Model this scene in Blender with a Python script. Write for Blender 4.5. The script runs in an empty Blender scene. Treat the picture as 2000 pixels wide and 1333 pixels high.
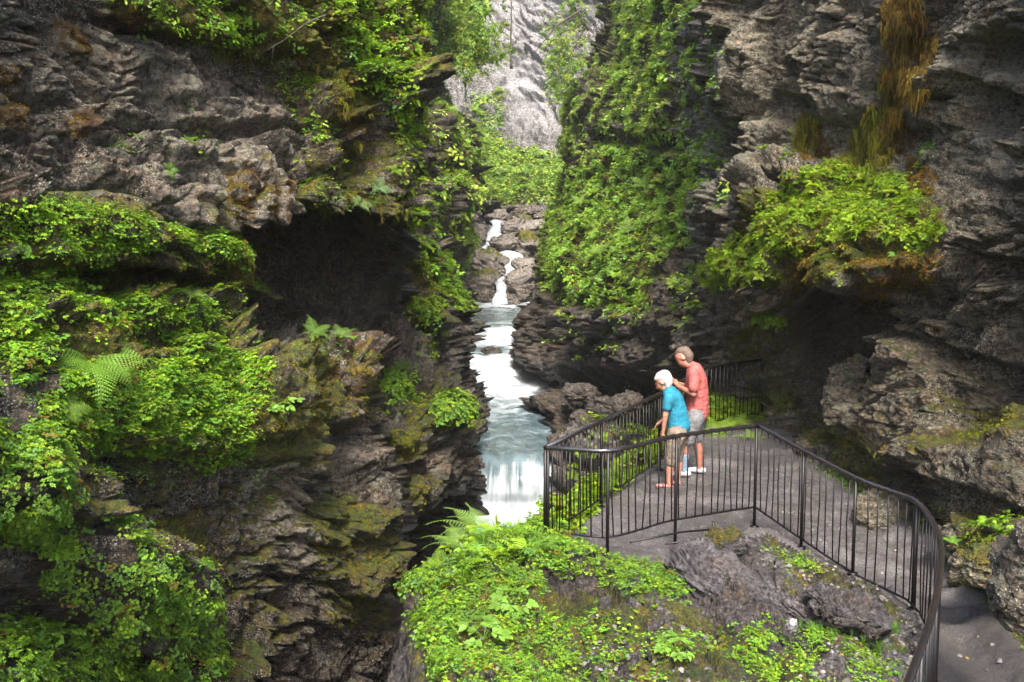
import bpy, math, random
import numpy as np
from math import radians as R, sin, cos, pi
from mathutils import Vector, Matrix

# ---------------------------------------------------------------- camera, sky, sun, exposure
SC = bpy.context.scene
COL = SC.collection
F = 1944.0                      # focal length in photo pixels (photo 2000 x 1333)
PITCH = R(5.85)
cam = bpy.data.cameras.new('camera')
cam.sensor_width = 36.0
cam.lens = 36.0 * F / 2000.0
cam.clip_start = 0.05
cam.clip_end = 600.0
camo = bpy.data.objects.new('camera', cam)
camo.location = (0, 0, 0)
camo.rotation_euler = (pi / 2 - PITCH, 0, 0)
COL.objects.link(camo)
SC.camera = camo

SUN_DIR = Vector((0.02, -0.60, 0.80)).normalized()     # towards the sun
elev = math.asin(SUN_DIR.z)
azim = math.atan2(SUN_DIR.x, SUN_DIR.y)
world = bpy.data.worlds.new('World')
SC.world = world
world.use_nodes = True
wn = world.node_tree
bg = wn.nodes['Background']
sky = wn.nodes.new('ShaderNodeTexSky')
sky.sky_type = 'NISHITA'
sky.sun_disc = False
sky.sun_elevation = elev
sky.sun_rotation = azim
sky.air_density = 1.0
sky.dust_density = 4.0
sky.ozone_density = 0.6
wn.links.new(sky.outputs[0], bg.inputs[0])
bg.inputs[1].default_value = 0.085
sun = bpy.data.lights.new('sun', 'SUN')
sun.energy = 1.5
sun.angle = R(16)
sun.color = (1.0, 0.95, 0.88)
suno = bpy.data.objects.new('sun', sun)
suno.rotation_euler = SUN_DIR.to_track_quat('Z', 'Y').to_euler()
suno.location = (0, 0, 30)
COL.objects.link(suno)
SC.view_settings.view_transform = 'Standard'
SC.view_settings.look = 'None'
SC.view_settings.exposure = 2.68
SC.view_settings.gamma = 1.0

# ---------------------------------------------------------------- helpers
rng = np.random.default_rng(7)
CP, SP = cos(PITCH), sin(PITCH)

def U(px, py, d):
    """point at photo direction (px,py) whose forward distance is d metres"""
    px = np.asarray(px, float); py = np.asarray(py, float); d = np.asarray(d, float)
    u = (px - 1000.0) / F; v = (666.5 - py) / F
    k = d / (CP + v * SP)
    return np.stack([u * k, d + 0 * px, (-SP + v * CP) * k], -1)

def PR(p):
    """world points -> photo pixels"""
    z = p[..., 1] * CP - p[..., 2] * SP
    yy = p[..., 1] * SP + p[..., 2] * CP
    z = np.maximum(z, 0.05)
    return 1000.0 + p[..., 0] / z * F, 666.5 - yy / z * F

def DZ(py, z):
    """forward distance at which height z is seen on photo row py"""
    v = (666.5 - py) / F
    return z * (CP + v * SP) / (-SP + v * CP)

PERM = np.random.default_rng(3).permutation(256).astype(np.int32)
PERM = np.concatenate([PERM, PERM, PERM])
GR = np.random.default_rng(5).normal(size=(256, 3)).astype(np.float32)
GR /= np.linalg.norm(GR, axis=1, keepdims=True)
RV = np.random.default_rng(9).random((256, 8)).astype(np.float32)

def _h(i, j, k):
    return PERM[(PERM[(PERM[i & 255] + j) & 255] + k) & 255]

def gn(p):
    """gradient noise, about -1..1"""
    p = np.asarray(p, np.float32)
    sh = p.shape[:-1]; p = p.reshape(-1, 3)
    f0 = np.floor(p); i = f0.astype(np.int32); f = p - f0
    w = f * f * f * (f * (f * 6 - 15) + 10)
    out = np.zeros(len(p), np.float32)
    for a in (0, 1):
        wa = w[:, 0] if a else 1 - w[:, 0]
        for b in (0, 1):
            wb = wa * (w[:, 1] if b else 1 - w[:, 1])
            for c in (0, 1):
                wc = wb * (w[:, 2] if c else 1 - w[:, 2])
                g = GR[_h(i[:, 0] + a, i[:, 1] + b, i[:, 2] + c)]
                out += wc * (g[:, 0] * (f[:, 0] - a) + g[:, 1] * (f[:, 1] - b) + g[:, 2] * (f[:, 2] - c))
    return (out * 1.6).reshape(sh)

def fbm(p, oct=4, lac=2.05, gain=0.5, ridged=False):
    p = np.asarray(p, np.float32)
    a = 1.0; s = 0; t = 0.0
    for k in range(oct):
        n = gn(p + 17.3 * k)
        if ridged:
            n = 1 - 2 * np.abs(n)
        s = s + a * n; t += a
        a *= gain; p = p * lac
    return s / t

def cells(p):
    """cellular noise: random id, facet height, edge distance"""
    p = np.asarray(p, np.float32)
    sh = p.shape[:-1]; p = p.reshape(-1, 3)
    i0 = np.floor(p - 0.5).astype(np.int32)
    F1 = np.full(len(p), 9e9, np.float32); F2 = F1.copy()
    ID = np.zeros(len(p), np.int32); H = np.zeros(len(p), np.float32)
    for a in (0, 1):
        for b in (0, 1):
            for c in (0, 1):
                h = _h(i0[:, 0] + a, i0[:, 1] + b, i0[:, 2] + c)
                r = RV[h]
                d = p - (i0 + np.array([a, b, c])) - (0.15 + 0.7 * r[:, :3])
                q = (d * d).sum(1)
                t = ((r[:, 4:7] - 0.5) * d).sum(1) * 2.0 + (r[:, 3] - 0.5)
                m = q < F1
                F2 = np.where(m, F1, np.minimum(F2, q))
                ID = np.where(m, h, ID); H = np.where(m, t, H); F1 = np.where(m, q, F1)
    return ID.reshape(sh), H.reshape(sh), (np.sqrt(F2) - np.sqrt(F1)).reshape(sh)

def sstep(a, b, x):
    t = np.clip((x - a) / (b - a), 0, 1)
    return t * t * (3 - 2 * t)

def inpoly(px, py, poly):
    """signed distance to a polygon, positive inside"""
    poly = np.asarray(poly, float)
    best = np.full(px.shape, 1e9); ins = np.zeros(px.shape, bool)
    n = len(poly)
    for k in range(n):
        x0, y0 = poly[k]; x1, y1 = poly[(k + 1) % n]
        ex, ey = x1 - x0, y1 - y0
        t = np.clip(((px - x0) * ex + (py - y0) * ey) / (ex * ex + ey * ey + 1e-9), 0, 1)
        best = np.minimum(best, (px - x0 - t * ex) ** 2 + (py - y0 - t * ey) ** 2)
        c = ((y0 > py) != (y1 > py)) & (px < (x1 - x0) * (py - y0) / (y1 - y0 + 1e-12) + x0)
        ins ^= c
    return np.where(ins, 1, -1) * np.sqrt(best)

def tag(o, label=None, cat=None, group=None, kind=None):
    if label: o['label'] = label
    if cat: o['category'] = cat
    if group: o['group'] = group
    if kind: o['kind'] = kind
    return o

def mesh_np(name, V, quads, mat, smooth=True, col=None, parent=None, tris=None, attr='tint'):
    V = np.asarray(V, np.float32).reshape(-1, 3)
    me = bpy.data.meshes.new(name)
    me.vertices.add(len(V)); me.vertices.foreach_set('co', V.ravel())
    quads = np.asarray(quads, np.int32).reshape(-1, 4)
    nq = len(quads)
    loops = quads.ravel(); starts = np.arange(nq) * 4
    if tris is not None and len(tris):
        tris = np.asarray(tris, np.int32).reshape(-1, 3)
        starts = np.concatenate([starts, nq * 4 + np.arange(len(tris)) * 3])
        loops = np.concatenate([loops, tris.ravel()])
    me.loops.add(len(loops)); me.loops.foreach_set('vertex_index', loops.astype(np.int32))
    me.polygons.add(len(starts)); me.polygons.foreach_set('loop_start', starts.astype(np.int32))
    me.update(calc_edges=True)
    me.polygons.foreach_set('use_smooth', np.full(len(starts), smooth))
    if col is not None:
        a = me.color_attributes.new(attr, 'FLOAT_COLOR', 'POINT')
        a.data.foreach_set('color', np.asarray(col, np.float32).ravel())
    if mat: me.materials.append(mat)
    o = bpy.data.objects.new(name, me)
    COL.objects.link(o)
    if parent: o.parent = parent
    return o

def grid_quads(H, W):
    i = np.arange(H * W).reshape(H, W)
    return np.stack([i[:-1, :-1], i[:-1, 1:], i[1:, 1:], i[1:, :-1]], -1).reshape(-1, 4)

def gnormals(P):
    du = np.gradient(P, axis=1); dv = np.gradient(P, axis=0)
    n = np.cross(dv, du)
    return n / (np.linalg.norm(n, axis=-1, keepdims=True) + 1e-12)

def crom(P, subs):
    """Catmull-Rom along axis 0"""
    Q = np.concatenate([2 * P[:1] - P[1:2], P, 2 * P[-1:] - P[-2:-1]], 0)
    out = []
    for k in range(len(P) - 1):
        t = (np.arange(subs[k]) / subs[k]).reshape((-1,) + (1,) * (P.ndim - 1))
        p0, p1, p2, p3 = Q[k], Q[k + 1], Q[k + 2], Q[k + 3]
        out.append(0.5 * (2 * p1 + (p2 - p0) * t + (2 * p0 - 5 * p1 + 4 * p2 - p3) * t * t + (3 * p1 - p0 - 3 * p2 + p3) * t ** 3))
    out.append(P[-1:])
    return np.concatenate(out, 0)

# ---------------------------------------------------------------- materials
def newmat(name):
    m = bpy.data.materials.new(name); m.use_nodes = True
    nt = m.node_tree
    return m, nt, nt.nodes['Principled BSDF']

class NT:
    """small helper for node graphs"""
    def __init__(s, nt): s.nt = nt
    def n(s, t, **k):
        x = s.nt.nodes.new('ShaderNode' + t)
        for a, b in k.items(): setattr(x, a, b)
        return x
    def put(s, sock, v):
        if hasattr(v, 'links') or isinstance(v, bpy.types.NodeSocket): s.nt.links.new(v, sock)
        else: sock.default_value = v
    def math(s, op, a, b=0.0, c=None, clamp=False):
        x = s.n('Math', operation=op, use_clamp=clamp)
        s.put(x.inputs[0], a); s.put(x.inputs[1], b)
        if c is not None: s.put(x.inputs[2], c)
        return x.outputs[0]
    def mix(s, f, a, b, mode='MIX'):
        x = s.n('Mix', data_type='RGBA', blend_type=mode)
        s.put(x.inputs[0], f)
        s.put(x.inputs[6], a if not isinstance(a, tuple) else (*a, 1))
        s.put(x.inputs[7], b if not isinstance(b, tuple) else (*b, 1))
        return x.outputs[2]
    def noise(s, vec, scale, detail=4, rough=0.55, dist=0.0):
        x = s.n('TexNoise')
        s.put(x.inputs['Vector'], vec)
        x.inputs['Scale'].default_value = scale; x.inputs['Detail'].default_value = detail
        x.inputs['Roughness'].default_value = rough; x.inputs['Distortion'].default_value = dist
        return x.outputs[0]
    def voro(s, vec, scale, feature='F1', out=0):
        x = s.n('TexVoronoi', feature=feature)
        s.put(x.inputs['Vector'], vec); x.inputs['Scale'].default_value = scale
        return x.outputs[out]
    def ramp(s, v, a, b, inv=False):
        x = s.n('MapRange', interpolation_type='SMOOTHSTEP')
        s.put(x.inputs[0], v)
        x.inputs[1].default_value = a; x.inputs[2].default_value = b
        x.inputs[3].default_value = 1.0 if inv else 0.0; x.inputs[4].default_value = 0.0 if inv else 1.0
        return x.outputs[0]
    def mapping(s, vec, rot=(0, 0, 0), scale=(1, 1, 1)):
        x = s.n('Mapping'); s.put(x.inputs[0], vec)
        x.inputs['Rotation'].default_value = rot; x.inputs['Scale'].default_value = scale
        return x.outputs[0]

def rock_mat(name, dark, mid, light, k=1.0, lichen=0.5, dip=(0.15, 0.3, 0), rough=0.75, moss_col=(0.10, 0.115, 0.006), rust=(0.085, 0.042, 0.006), bump=0.6):
    """layered schist: k scales every pattern (bigger = finer)"""
    m, nt, bs = newmat(name)
    g = NT(nt)
    pos = g.n('NewGeometry').outputs['Position']
    at = g.n('Attribute', attribute_name='tint')
    sep = g.n('SeparateColor'); nt.links.new(at.outputs['Color'], sep.inputs[0])
    mo, ru, we = sep.outputs[0], sep.outputs[1], sep.outputs[2]
    pale = at.outputs['Alpha']
    st = g.mapping(pos, dip, (0.9 * k, 0.9 * k, 6.0 * k))
    big = g.noise(pos, 0.9 * k, 5, 0.6)
    band = g.noise(st, 1.6, 7, 0.65, 0.4)
    fine = g.noise(pos, 14 * k, 6, 0.7)
    c = g.mix(g.ramp(band, 0.36, 0.62), dark, mid)
    c = g.mix(g.math('MULTIPLY', g.ramp(fine, 0.45, 0.66), g.ramp(big, 0.35, 0.6)), c, light)
    spk = g.noise(pos, 17 * k, 5, 0.75)
    spk2 = g.noise(pos, 55 * k, 3, 0.7)
    gr = g.ramp(g.math('ADD', g.math('MULTIPLY', spk, .7), g.math('MULTIPLY', spk2, .3)), 0.42, 0.60)
    c = g.mix(g.ramp(g.noise(pos, 2.6 * k, 4, .6), .42, .62), c, g.mix(1.0, c, (1.10, .96, .88) if k > .5 else (1.0, .98, .97), 'MULTIPLY'))
    c = g.mix(1.0, c, g.mix(gr, (0.24, 0.225, 0.21), (2.0, 1.9, 1.78)), 'MULTIPLY')
    # pale stone, and some painted-in light, where the attribute says so
    c = g.mix(g.math('MULTIPLY', pale, g.ramp(fine, 0.35, 0.6)), c, tuple(min(1, x * 1.5) for x in light))
    # lichen: blotches and specks
    nzc = g.n('TexNoise'); nzc.inputs['Scale'].default_value = 30 * k; nt.links.new(pos, nzc.inputs['Vector'])
    va = g.n('VectorMath', operation='MULTIPLY_ADD'); nt.links.new(nzc.outputs['Color'], va.inputs[0]); va.inputs[1].default_value = (.05 / k,) * 3; nt.links.new(pos, va.inputs[2])
    lpos = va.outputs[0]
    sp = g.voro(lpos, 24 * k)
    sp2 = g.voro(lpos, 44 * k)
    lm = g.ramp(g.noise(pos, 1.7 * k, 4, 0.6), 0.48, 0.62)
    s1 = g.math('MULTIPLY', g.ramp(sp, 0.16, 0.30, True), lm)
    s2 = g.math('MULTIPLY', g.ramp(sp2, 0.20, 0.34, True), g.ramp(g.noise(pos, 3.1 * k, 4, 0.6), 0.47, 0.56))
    ls = g.math('MULTIPLY', g.math('MAXIMUM', s1, s2), lichen, clamp=True)
    c = g.mix(ls, c, (0.40, 0.40, 0.32))
    blot = g.math('MULTIPLY', g.math('MULTIPLY', g.ramp(g.noise(pos, 4.5 * k, 7, 0.75), 0.53, 0.62), lichen), 0.6)
    c = g.mix(blot, c, (0.17, 0.185, 0.13))
    # rusty stains
    c = g.mix(g.math('MULTIPLY', g.ramp(g.noise(pos, 2.3 * k, 6, 0.7), 0.56, 0.72), 0.5), c, (0.15, 0.085, 0.035) if k > .5 else (.14, .125, .11))
    # moss
    mn = g.noise(pos, 9 * k, 6, 0.7)
    mm = g.ramp(g.math('ADD', mo, g.math('MULTIPLY', g.math('SUBTRACT', mn, 0.5), 1.1)), 0.42, 0.56)
    mc = g.mix(g.ramp(g.noise(pos, 5 * k, 5, 0.65), 0.4, 0.6), moss_col, (0.15, 0.115, 0.006))
    mc = g.mix(g.ramp(fine, 0.4, 0.62), g.mix(0.55, mc, (0.02, 0.018, 0.004)), mc)
    mc = g.mix(1.0, mc, g.mix(g.ramp(g.math('ADD', g.math('MULTIPLY', spk, .5), g.math('MULTIPLY', spk2, .5)), 0.40, 0.60), (0.28, 0.30, 0.30), (1.45, 1.4, 1.3)), 'MULTIPLY')
    mc = g.mix(g.math('MULTIPLY', g.ramp(g.noise(pos, 1.9 * k, 5, .65), .45, .6), .75), mc, g.mix(1.0, mc, (.50, .75, .8), 'MULTIPLY'))
    c = g.mix(mm, c, mc)
    rm = g.ramp(g.math('ADD', ru, g.math('MULTIPLY', g.math('SUBTRACT', mn, 0.5), 1.1)), 0.42, 0.56)
    rc = g.mix(g.ramp(fine, 0.38, 0.64), (0.055, 0.022, 0.006), rust)
    rc = g.mix(g.ramp(g.noise(pos, 6 * k, 4), 0.5, 0.66), rc, (0.19, 0.13, 0.012))
    c = g.mix(rm, c, rc)
    # wet rock and painted cave shade are darker and shiny
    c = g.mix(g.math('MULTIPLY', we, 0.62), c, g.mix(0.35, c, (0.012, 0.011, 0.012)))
    nt.links.new(c, bs.inputs['Base Color'])
    dry = g.math('MAXIMUM', mm, rm)
    ro = g.math('SUBTRACT', rough, g.math('MULTIPLY', we, 0.48))
    ro = g.math('ADD', ro, g.math('MULTIPLY', dry, 0.3), clamp=True)
    nt.links.new(ro, bs.inputs['Roughness'])
    bs.inputs['Specular IOR Level'].default_value = 0.42
    h = g.math('ADD', g.math('MULTIPLY', g.noise(st, 2.4, 8, 0.72, 0.5), 0.8), g.math('ADD', g.math('MULTIPLY', spk, 0.9), g.math('MULTIPLY', g.noise(pos, 7 * k, 6, 0.7), 1.2)))
    h = g.math('ADD', h, g.math('MULTIPLY', g.math('MULTIPLY', dry, g.noise(pos, 60 * k, 4, 0.7)), 0.5))
    b = g.n('Bump'); b.inputs['Strength'].default_value = bump; b.inputs['Distance'].default_value = 0.09 / k
    nt.links.new(h, b.inputs['Height']); nt.links.new(b.outputs[0], bs.inputs['Normal'])
    return m

def leaf_mat(name, trans=0.35, rough=0.45):
    m, nt, bs = newmat(name)
    g = NT(nt)
    at = g.n('Attribute', attribute_name='tint').outputs['Color']
    pos = g.n('NewGeometry').outputs['Position']
    c = g.mix(g.math('MULTIPLY', g.ramp(g.noise(pos, 30, 3), 0.4, 0.65), 0.3), at, g.mix(0.5, at, (0.20, 0.24, 0.03)))
    nt.links.new(c, bs.inputs['Base Color'])
    bs.inputs['Roughness'].default_value = rough
    bs.inputs['Specular IOR Level'].default_value = 0.22
    tr = g.n('BsdfTranslucent')
    nt.links.new(g.mix(0.4, c, (0.30, 0.40, 0.01)), tr.inputs[0])
    mx = g.n('MixShader'); mx.inputs[0].default_value = trans
    nt.links.new(bs.outputs[0], mx.inputs[1]); nt.links.new(tr.outputs[0], mx.inputs[2])
    nt.links.new(mx.outputs[0], nt.nodes['Material Output'].inputs[0])
    return m

def plain(name, col, rough=0.6, metal=0.0, var=0.15, scale=30, bump=0.0, col2=None):
    m, nt, bs = newmat(name)
    g = NT(nt)
    pos = g.n('TexCoord').outputs['Object']
    n = g.noise(pos, scale, 5, 0.6)
    c2 = col2 or tuple(x * (1 - var * 2) for x in col)
    nt.links.new(g.mix(g.ramp(n, 0.38, 0.64), col, c2), bs.inputs['Base Color'])
    bs.inputs['Roughness'].default_value = rough; bs.inputs['Metallic'].default_value = metal
    if bump:
        b = g.n('Bump'); b.inputs['Strength'].default_value = bump; b.inputs['Distance'].default_value = 0.01 if scale > 20 else 0.05
        nt.links.new(n, b.inputs['Height']); nt.links.new(b.outputs[0], bs.inputs['Normal'])
    return m

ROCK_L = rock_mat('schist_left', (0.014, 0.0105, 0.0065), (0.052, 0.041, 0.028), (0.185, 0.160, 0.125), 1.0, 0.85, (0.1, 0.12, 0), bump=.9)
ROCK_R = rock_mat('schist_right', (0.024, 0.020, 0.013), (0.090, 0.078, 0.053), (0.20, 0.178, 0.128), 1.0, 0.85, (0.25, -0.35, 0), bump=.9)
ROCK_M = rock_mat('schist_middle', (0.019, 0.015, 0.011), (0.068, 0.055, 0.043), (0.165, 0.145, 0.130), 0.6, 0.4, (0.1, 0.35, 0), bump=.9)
ROCK_B = rock_mat('schist_back', (0.055, 0.054, 0.056), (0.13, 0.128, 0.130), (0.215, 0.21, 0.212), 0.35, 0.0, (0.5, 0.9, 0), moss_col=(0.06, 0.10, 0.015))
ROCK_F = rock_mat('schist_slab', (0.022, 0.020, 0.021), (0.062, 0.057, 0.061), (0.135, 0.126, 0.132), 1.4, 0.12, (0.3, 0.62, 0.1), rough=0.48, bump=.9)
LEAF = leaf_mat('leaf_green')
MOSSF = leaf_mat('moss_fibre', 0.15, 0.8)

# ---------------------------------------------------------------- rock sheets
MASS = {}

def rock(name, ctrl, mat, label, step=2.6, scale=1.0, amp=1.0, dip=(0.12, 0.2), feats=(), moss=(), wet=(), pale=(), rust=(),
         gmoss=0.0, flip=False, seed=0.0, fine=1.0, cat='cliff'):
    """a cliff: control rows of (px,py,d), splined, then broken into blocks and layers"""
    C = np.array(ctrl, float)                                   # R,C,3
    rows, cols = C.shape[:2]
    py = np.clip(C[..., 1], -40, 1373); px = np.clip(C[..., 0], -40, 2040)
    rs = [max(6, int(np.abs(np.diff(py, axis=0)[k]).mean() / step)) for k in range(rows - 1)]
    cs = [max(8, int(np.abs(np.diff(px, axis=1)[:, k]).mean() / step)) for k in range(cols - 1)]
    W3 = U(C[..., 0], C[..., 1], C[..., 2])
    P = crom(W3, rs)
    P = np.swapaxes(crom(np.swapaxes(P, 0, 1), cs), 0, 1)
    # normal: towards camera side
    N = gnormals(P)
    mid = P[P.shape[0] // 2, P.shape[1] // 2]
    if np.dot(N[P.shape[0] // 2, P.shape[1] // 2], -mid) < 0: N = -N
    for ax in (0, 1, 0, 1):                                     # soften the push direction so folds do not spike
        k_ = 22; pad = [(0, 0)] * 3; pad[ax] = (k_, k_ + 1)
        cs_ = np.cumsum(np.pad(N, pad, mode='edge'), axis=ax)
        a0_ = [slice(None)] * 3; a1_ = [slice(None)] * 3; a0_[ax] = slice(2 * k_ + 1, None); a1_[ax] = slice(0, -(2 * k_ + 1))
        N = cs_[tuple(a0_)] - cs_[tuple(a1_)]
        N = N / (np.linalg.norm(N, axis=-1, keepdims=True) + 1e-9)
    X, Y = PR(P)
    wx = fbm(P * (1.3 / scale) + 5, 4) * 16 / scale ** 0.3; wy = fbm(P * (1.3 / scale) + 55, 4) * 16 / scale ** 0.3
    Xw, Yw = X + wx, Y + wy
    off = np.zeros(X.shape)
    for poly, a, soft in feats:
        s = inpoly(Xw, Yw, poly)
        off += a * sstep(-soft, soft, s)
    # layered coordinates
    S = P.copy().astype(np.float32) / scale + seed
    warp = np.stack([fbm(S * 0.5 + 3, 4), fbm(S * 0.5 + 13, 4), fbm(S * 0.5 + 23, 4)], -1) * 0.75
    T = S + warp
    T[..., 2] += dip[0] * T[..., 0] + dip[1] * T[..., 1]
    q = np.array([0.45, 0.45, 0.9]); _, h1, e1 = cells(T * q)
    q = np.array([1.1, 1.1, 2.2]); _, h2, e2 = cells(T * q + 7)
    q = np.array([2.7, 2.7, 5.6]); _, h3, e3 = cells(T * q + 19)
    lay = T[..., 2] * 2.1 + 0.35 * gn(T * 0.9)
    fr = lay - np.floor(lay)
    saw = (sstep(0.0, 0.12, fr) * (1 - 0.55 * fr)) - 0.5
    laym = sstep(-0.2, 0.4, fbm(T * 0.6 + 40, 3))
    q = np.array([6.0, 6.0, 11.0]); _, h4, e4 = cells(T * q + 29)
    h1 = h1 * sstep(0, .16, e1); h2 = (h2 + .25) * sstep(0, .14, e2); h3 = (h3 + .3) * sstep(0, .18, e3); h4 = (h4 + .3) * sstep(0, .2, e4)
    rg = 0.55 + 0.9 * sstep(-.3, .4, fbm(S * 0.7 + 80, 3))
    D = 0.36 * h1 - 0.16 * np.exp(-e1 * 12) + rg * (0.24 * h2 - 0.11 * np.exp(-e2 * 12) + 0.11 * h3 - 0.05 * np.exp(-e3 * 10) + 0.045 * h4 - 0.02 * np.exp(-e4 * 9))
    D += 0.05 * saw * laym
    D += 0.20 * fbm(T * 0.8 + 9, 4)
    D += 0.045 * fine * rg * fbm(T * np.array([6, 6, 12.0]), 4, ridged=True) + 0.03 * fine * fbm(S * 16, 4)
    D -= 0.05
    D = np.clip(D, -.75, .6) * scale * amp + off
    P2 = P + N * D[..., None]
    # slab tilt: layers also slide a little along themselves
    P2[..., 2] += 0.05 * scale * h2 * amp
    N2 = gnormals(P2)
    if (N2 * N).sum() < 0: N2 = -N2
    X2, Y2 = PR(P2)
    # surface attributes
    up = np.clip(N2[..., 2], -1, 1)
    nz = fbm(P2 * (0.9 / scale) + 31, 4)
    mo = gmoss + 0.35 * sstep(0.1, 0.8, up) + 0.25 * nz - 0.25
    ru = np.full(X.shape, -0.3) + 0.3 * nz
    we = 0.25 + 0.5 * fbm(P2 * 0.5 + 71, 3)
    pa = np.zeros(X.shape)
    for poly, a in moss: mo += a * sstep(-12, 14, inpoly(Xw, Yw, poly))
    for poly, a in rust: ru += a * sstep(-8, 8, inpoly(Xw, Yw, poly))
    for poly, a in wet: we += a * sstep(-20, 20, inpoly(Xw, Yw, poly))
    for poly, a in pale: pa += a * sstep(-20, 20, inpoly(Xw, Yw, poly))
    col = np.clip(np.stack([mo, ru, we, pa], -1), 0, 1)
    Q = grid_quads(*X.shape)
    if flip: Q = Q[:, ::-1]
    o = mesh_np(name, P2, Q, mat, True, col.reshape(-1, 4))
    tag(o, label, cat, kind='structure')
    # face area for scattering
    a = np.linalg.norm(np.cross(np.gradient(P2, axis=1), np.gradient(P2, axis=0)), axis=-1)
    MASS[name] = dict(P=P2.reshape(-1, 3), N=N2.reshape(-1, 3), X=X2.ravel(), Y=Y2.ravel(), A=a.ravel(),
                      Xw=(X2 + wx).ravel(), Yw=(Y2 + wy).ravel(), mo=mo.ravel(), Ns=N.reshape(-1, 3))
    return o

def rows(pxs, spec):
    """spec: list of (py or [py..], [px..] or None, [d..])"""
    out = []; cur = pxs
    for py, px, d in spec:
        if px is not None: cur = px
        pys = py if isinstance(py, (list, tuple)) else [py] * len(cur)
        out.append([(cur[i], pys[i], d[i]) for i in range(len(cur))])
    return out

# ---------------------------------------------------------------- the river levels: photo row -> forward distance
W_ROWS = [(1420, -8.3), (1200, -8.3), (1010, -8.2), (990, -8.15), (905, -6.80), (885, -6.66), (850, -6.62), (800, -6.56),
          (750, -6.25), (722, -6.0), (700, -5.62), (660, -5.05), (630, -4.75), (604, -4.62), (594, -4.58)]
def WD(py):
    ys = [r[0] for r in W_ROWS][::-1]; ds = [float(DZ(r[0], r[1])) for r in W_ROWS][::-1]
    return float(np.interp(py, ys, ds))

# ---------------------------------------------------------------- cliffs
c = [-350, -60, 140, 340, 540, 690, 765, 752]
LEFT = rows(c, [
    (-420, c, [7.6, 9.0, 10.6, 12.0, 13.4, 14.6, 16, 26]),
    (-200, c, [7.4, 8.8, 10.4, 11.8, 13.2, 14.6, 16, 26]),
    (-20,  c, [7.3, 8.7, 10.2, 11.5, 13.0, 14.3, 16, 26]),
    (150,  [-350, -60, 140, 340, 540, 700, 796, 775], [7.4, 8.8, 10.3, 11.7, 13.0, 14.2, 16, 26]),
    (300,  [-350, -60, 140, 340, 540, 715, 816, 795], [7.3, 8.5, 10.0, 11.2, 12.6, 14.0, 15.8, 26]),
    (420,  [-350, -60, 140, 340, 540, 710, 822, 800], [7.0, 8.2, 9.6, 10.8, 12.2, 13.8, 15.6, 26]),
    (475,  [-350, -60, 140, 340, 520, 690, 812, 800], [6.9, 8.0, 9.5, 10.9, 12.7, 14.6, 16.2, 26]),
    (545,  [-350, -60, 140, 340, 500, 680, 800, 800], [6.8, 7.9, 9.6, 11.6, 14.7, 16.9, 18.0, 26]),
    (620,  [-350, -60, 140, 340, 500, 680, 790, 800], [6.6, 7.8, 9.3, 11.3, 14.3, 16.3, 17.6, 26]),
    (665,  [-350, -60, 140, 340, 500, 640, 745, 770], [6.5, 7.7, 9.1, 10.9, 13.2, 15.2, 16.2, 24]),
    (720,  [-350, -60, 140, 340, 520, 640, 738, 760], [6.4, 7.6, 9.0, 10.5, 12.1, 13.2, 14.4, 22]),
    (820,  [-350, -60, 140, 340, 520, 655, 748, 765], [6.3, 7.4, 8.8, 10.2, 11.7, 12.9, 14.2, 22]),
    (1000, [-350, -60, 140, 340, 540, 675, 762, 780], [6.3, 7.4, 8.7, 10.1, 11.6, 12.8, 14.2, 22]),
    (1180, [-350, -60, 140, 340, 555, 700, 778, 800], [6.2, 7.3, 8.6, 10.0, 11.7, 13.1, 14.6, 22]),
    (1360, [-350, -60, 140, 340, 590, 760, 900, 930], [6.1, 7.2, 8.6, 10.2, 12.2, 14.2, 16.0, 22]),
    (1800, [-350, -60, 140, 340, 640, 840, 1000, 1040], [6.0, 7.2, 8.8, 10.8, 13.0, 15.5, 17.0, 22]),
])
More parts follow.
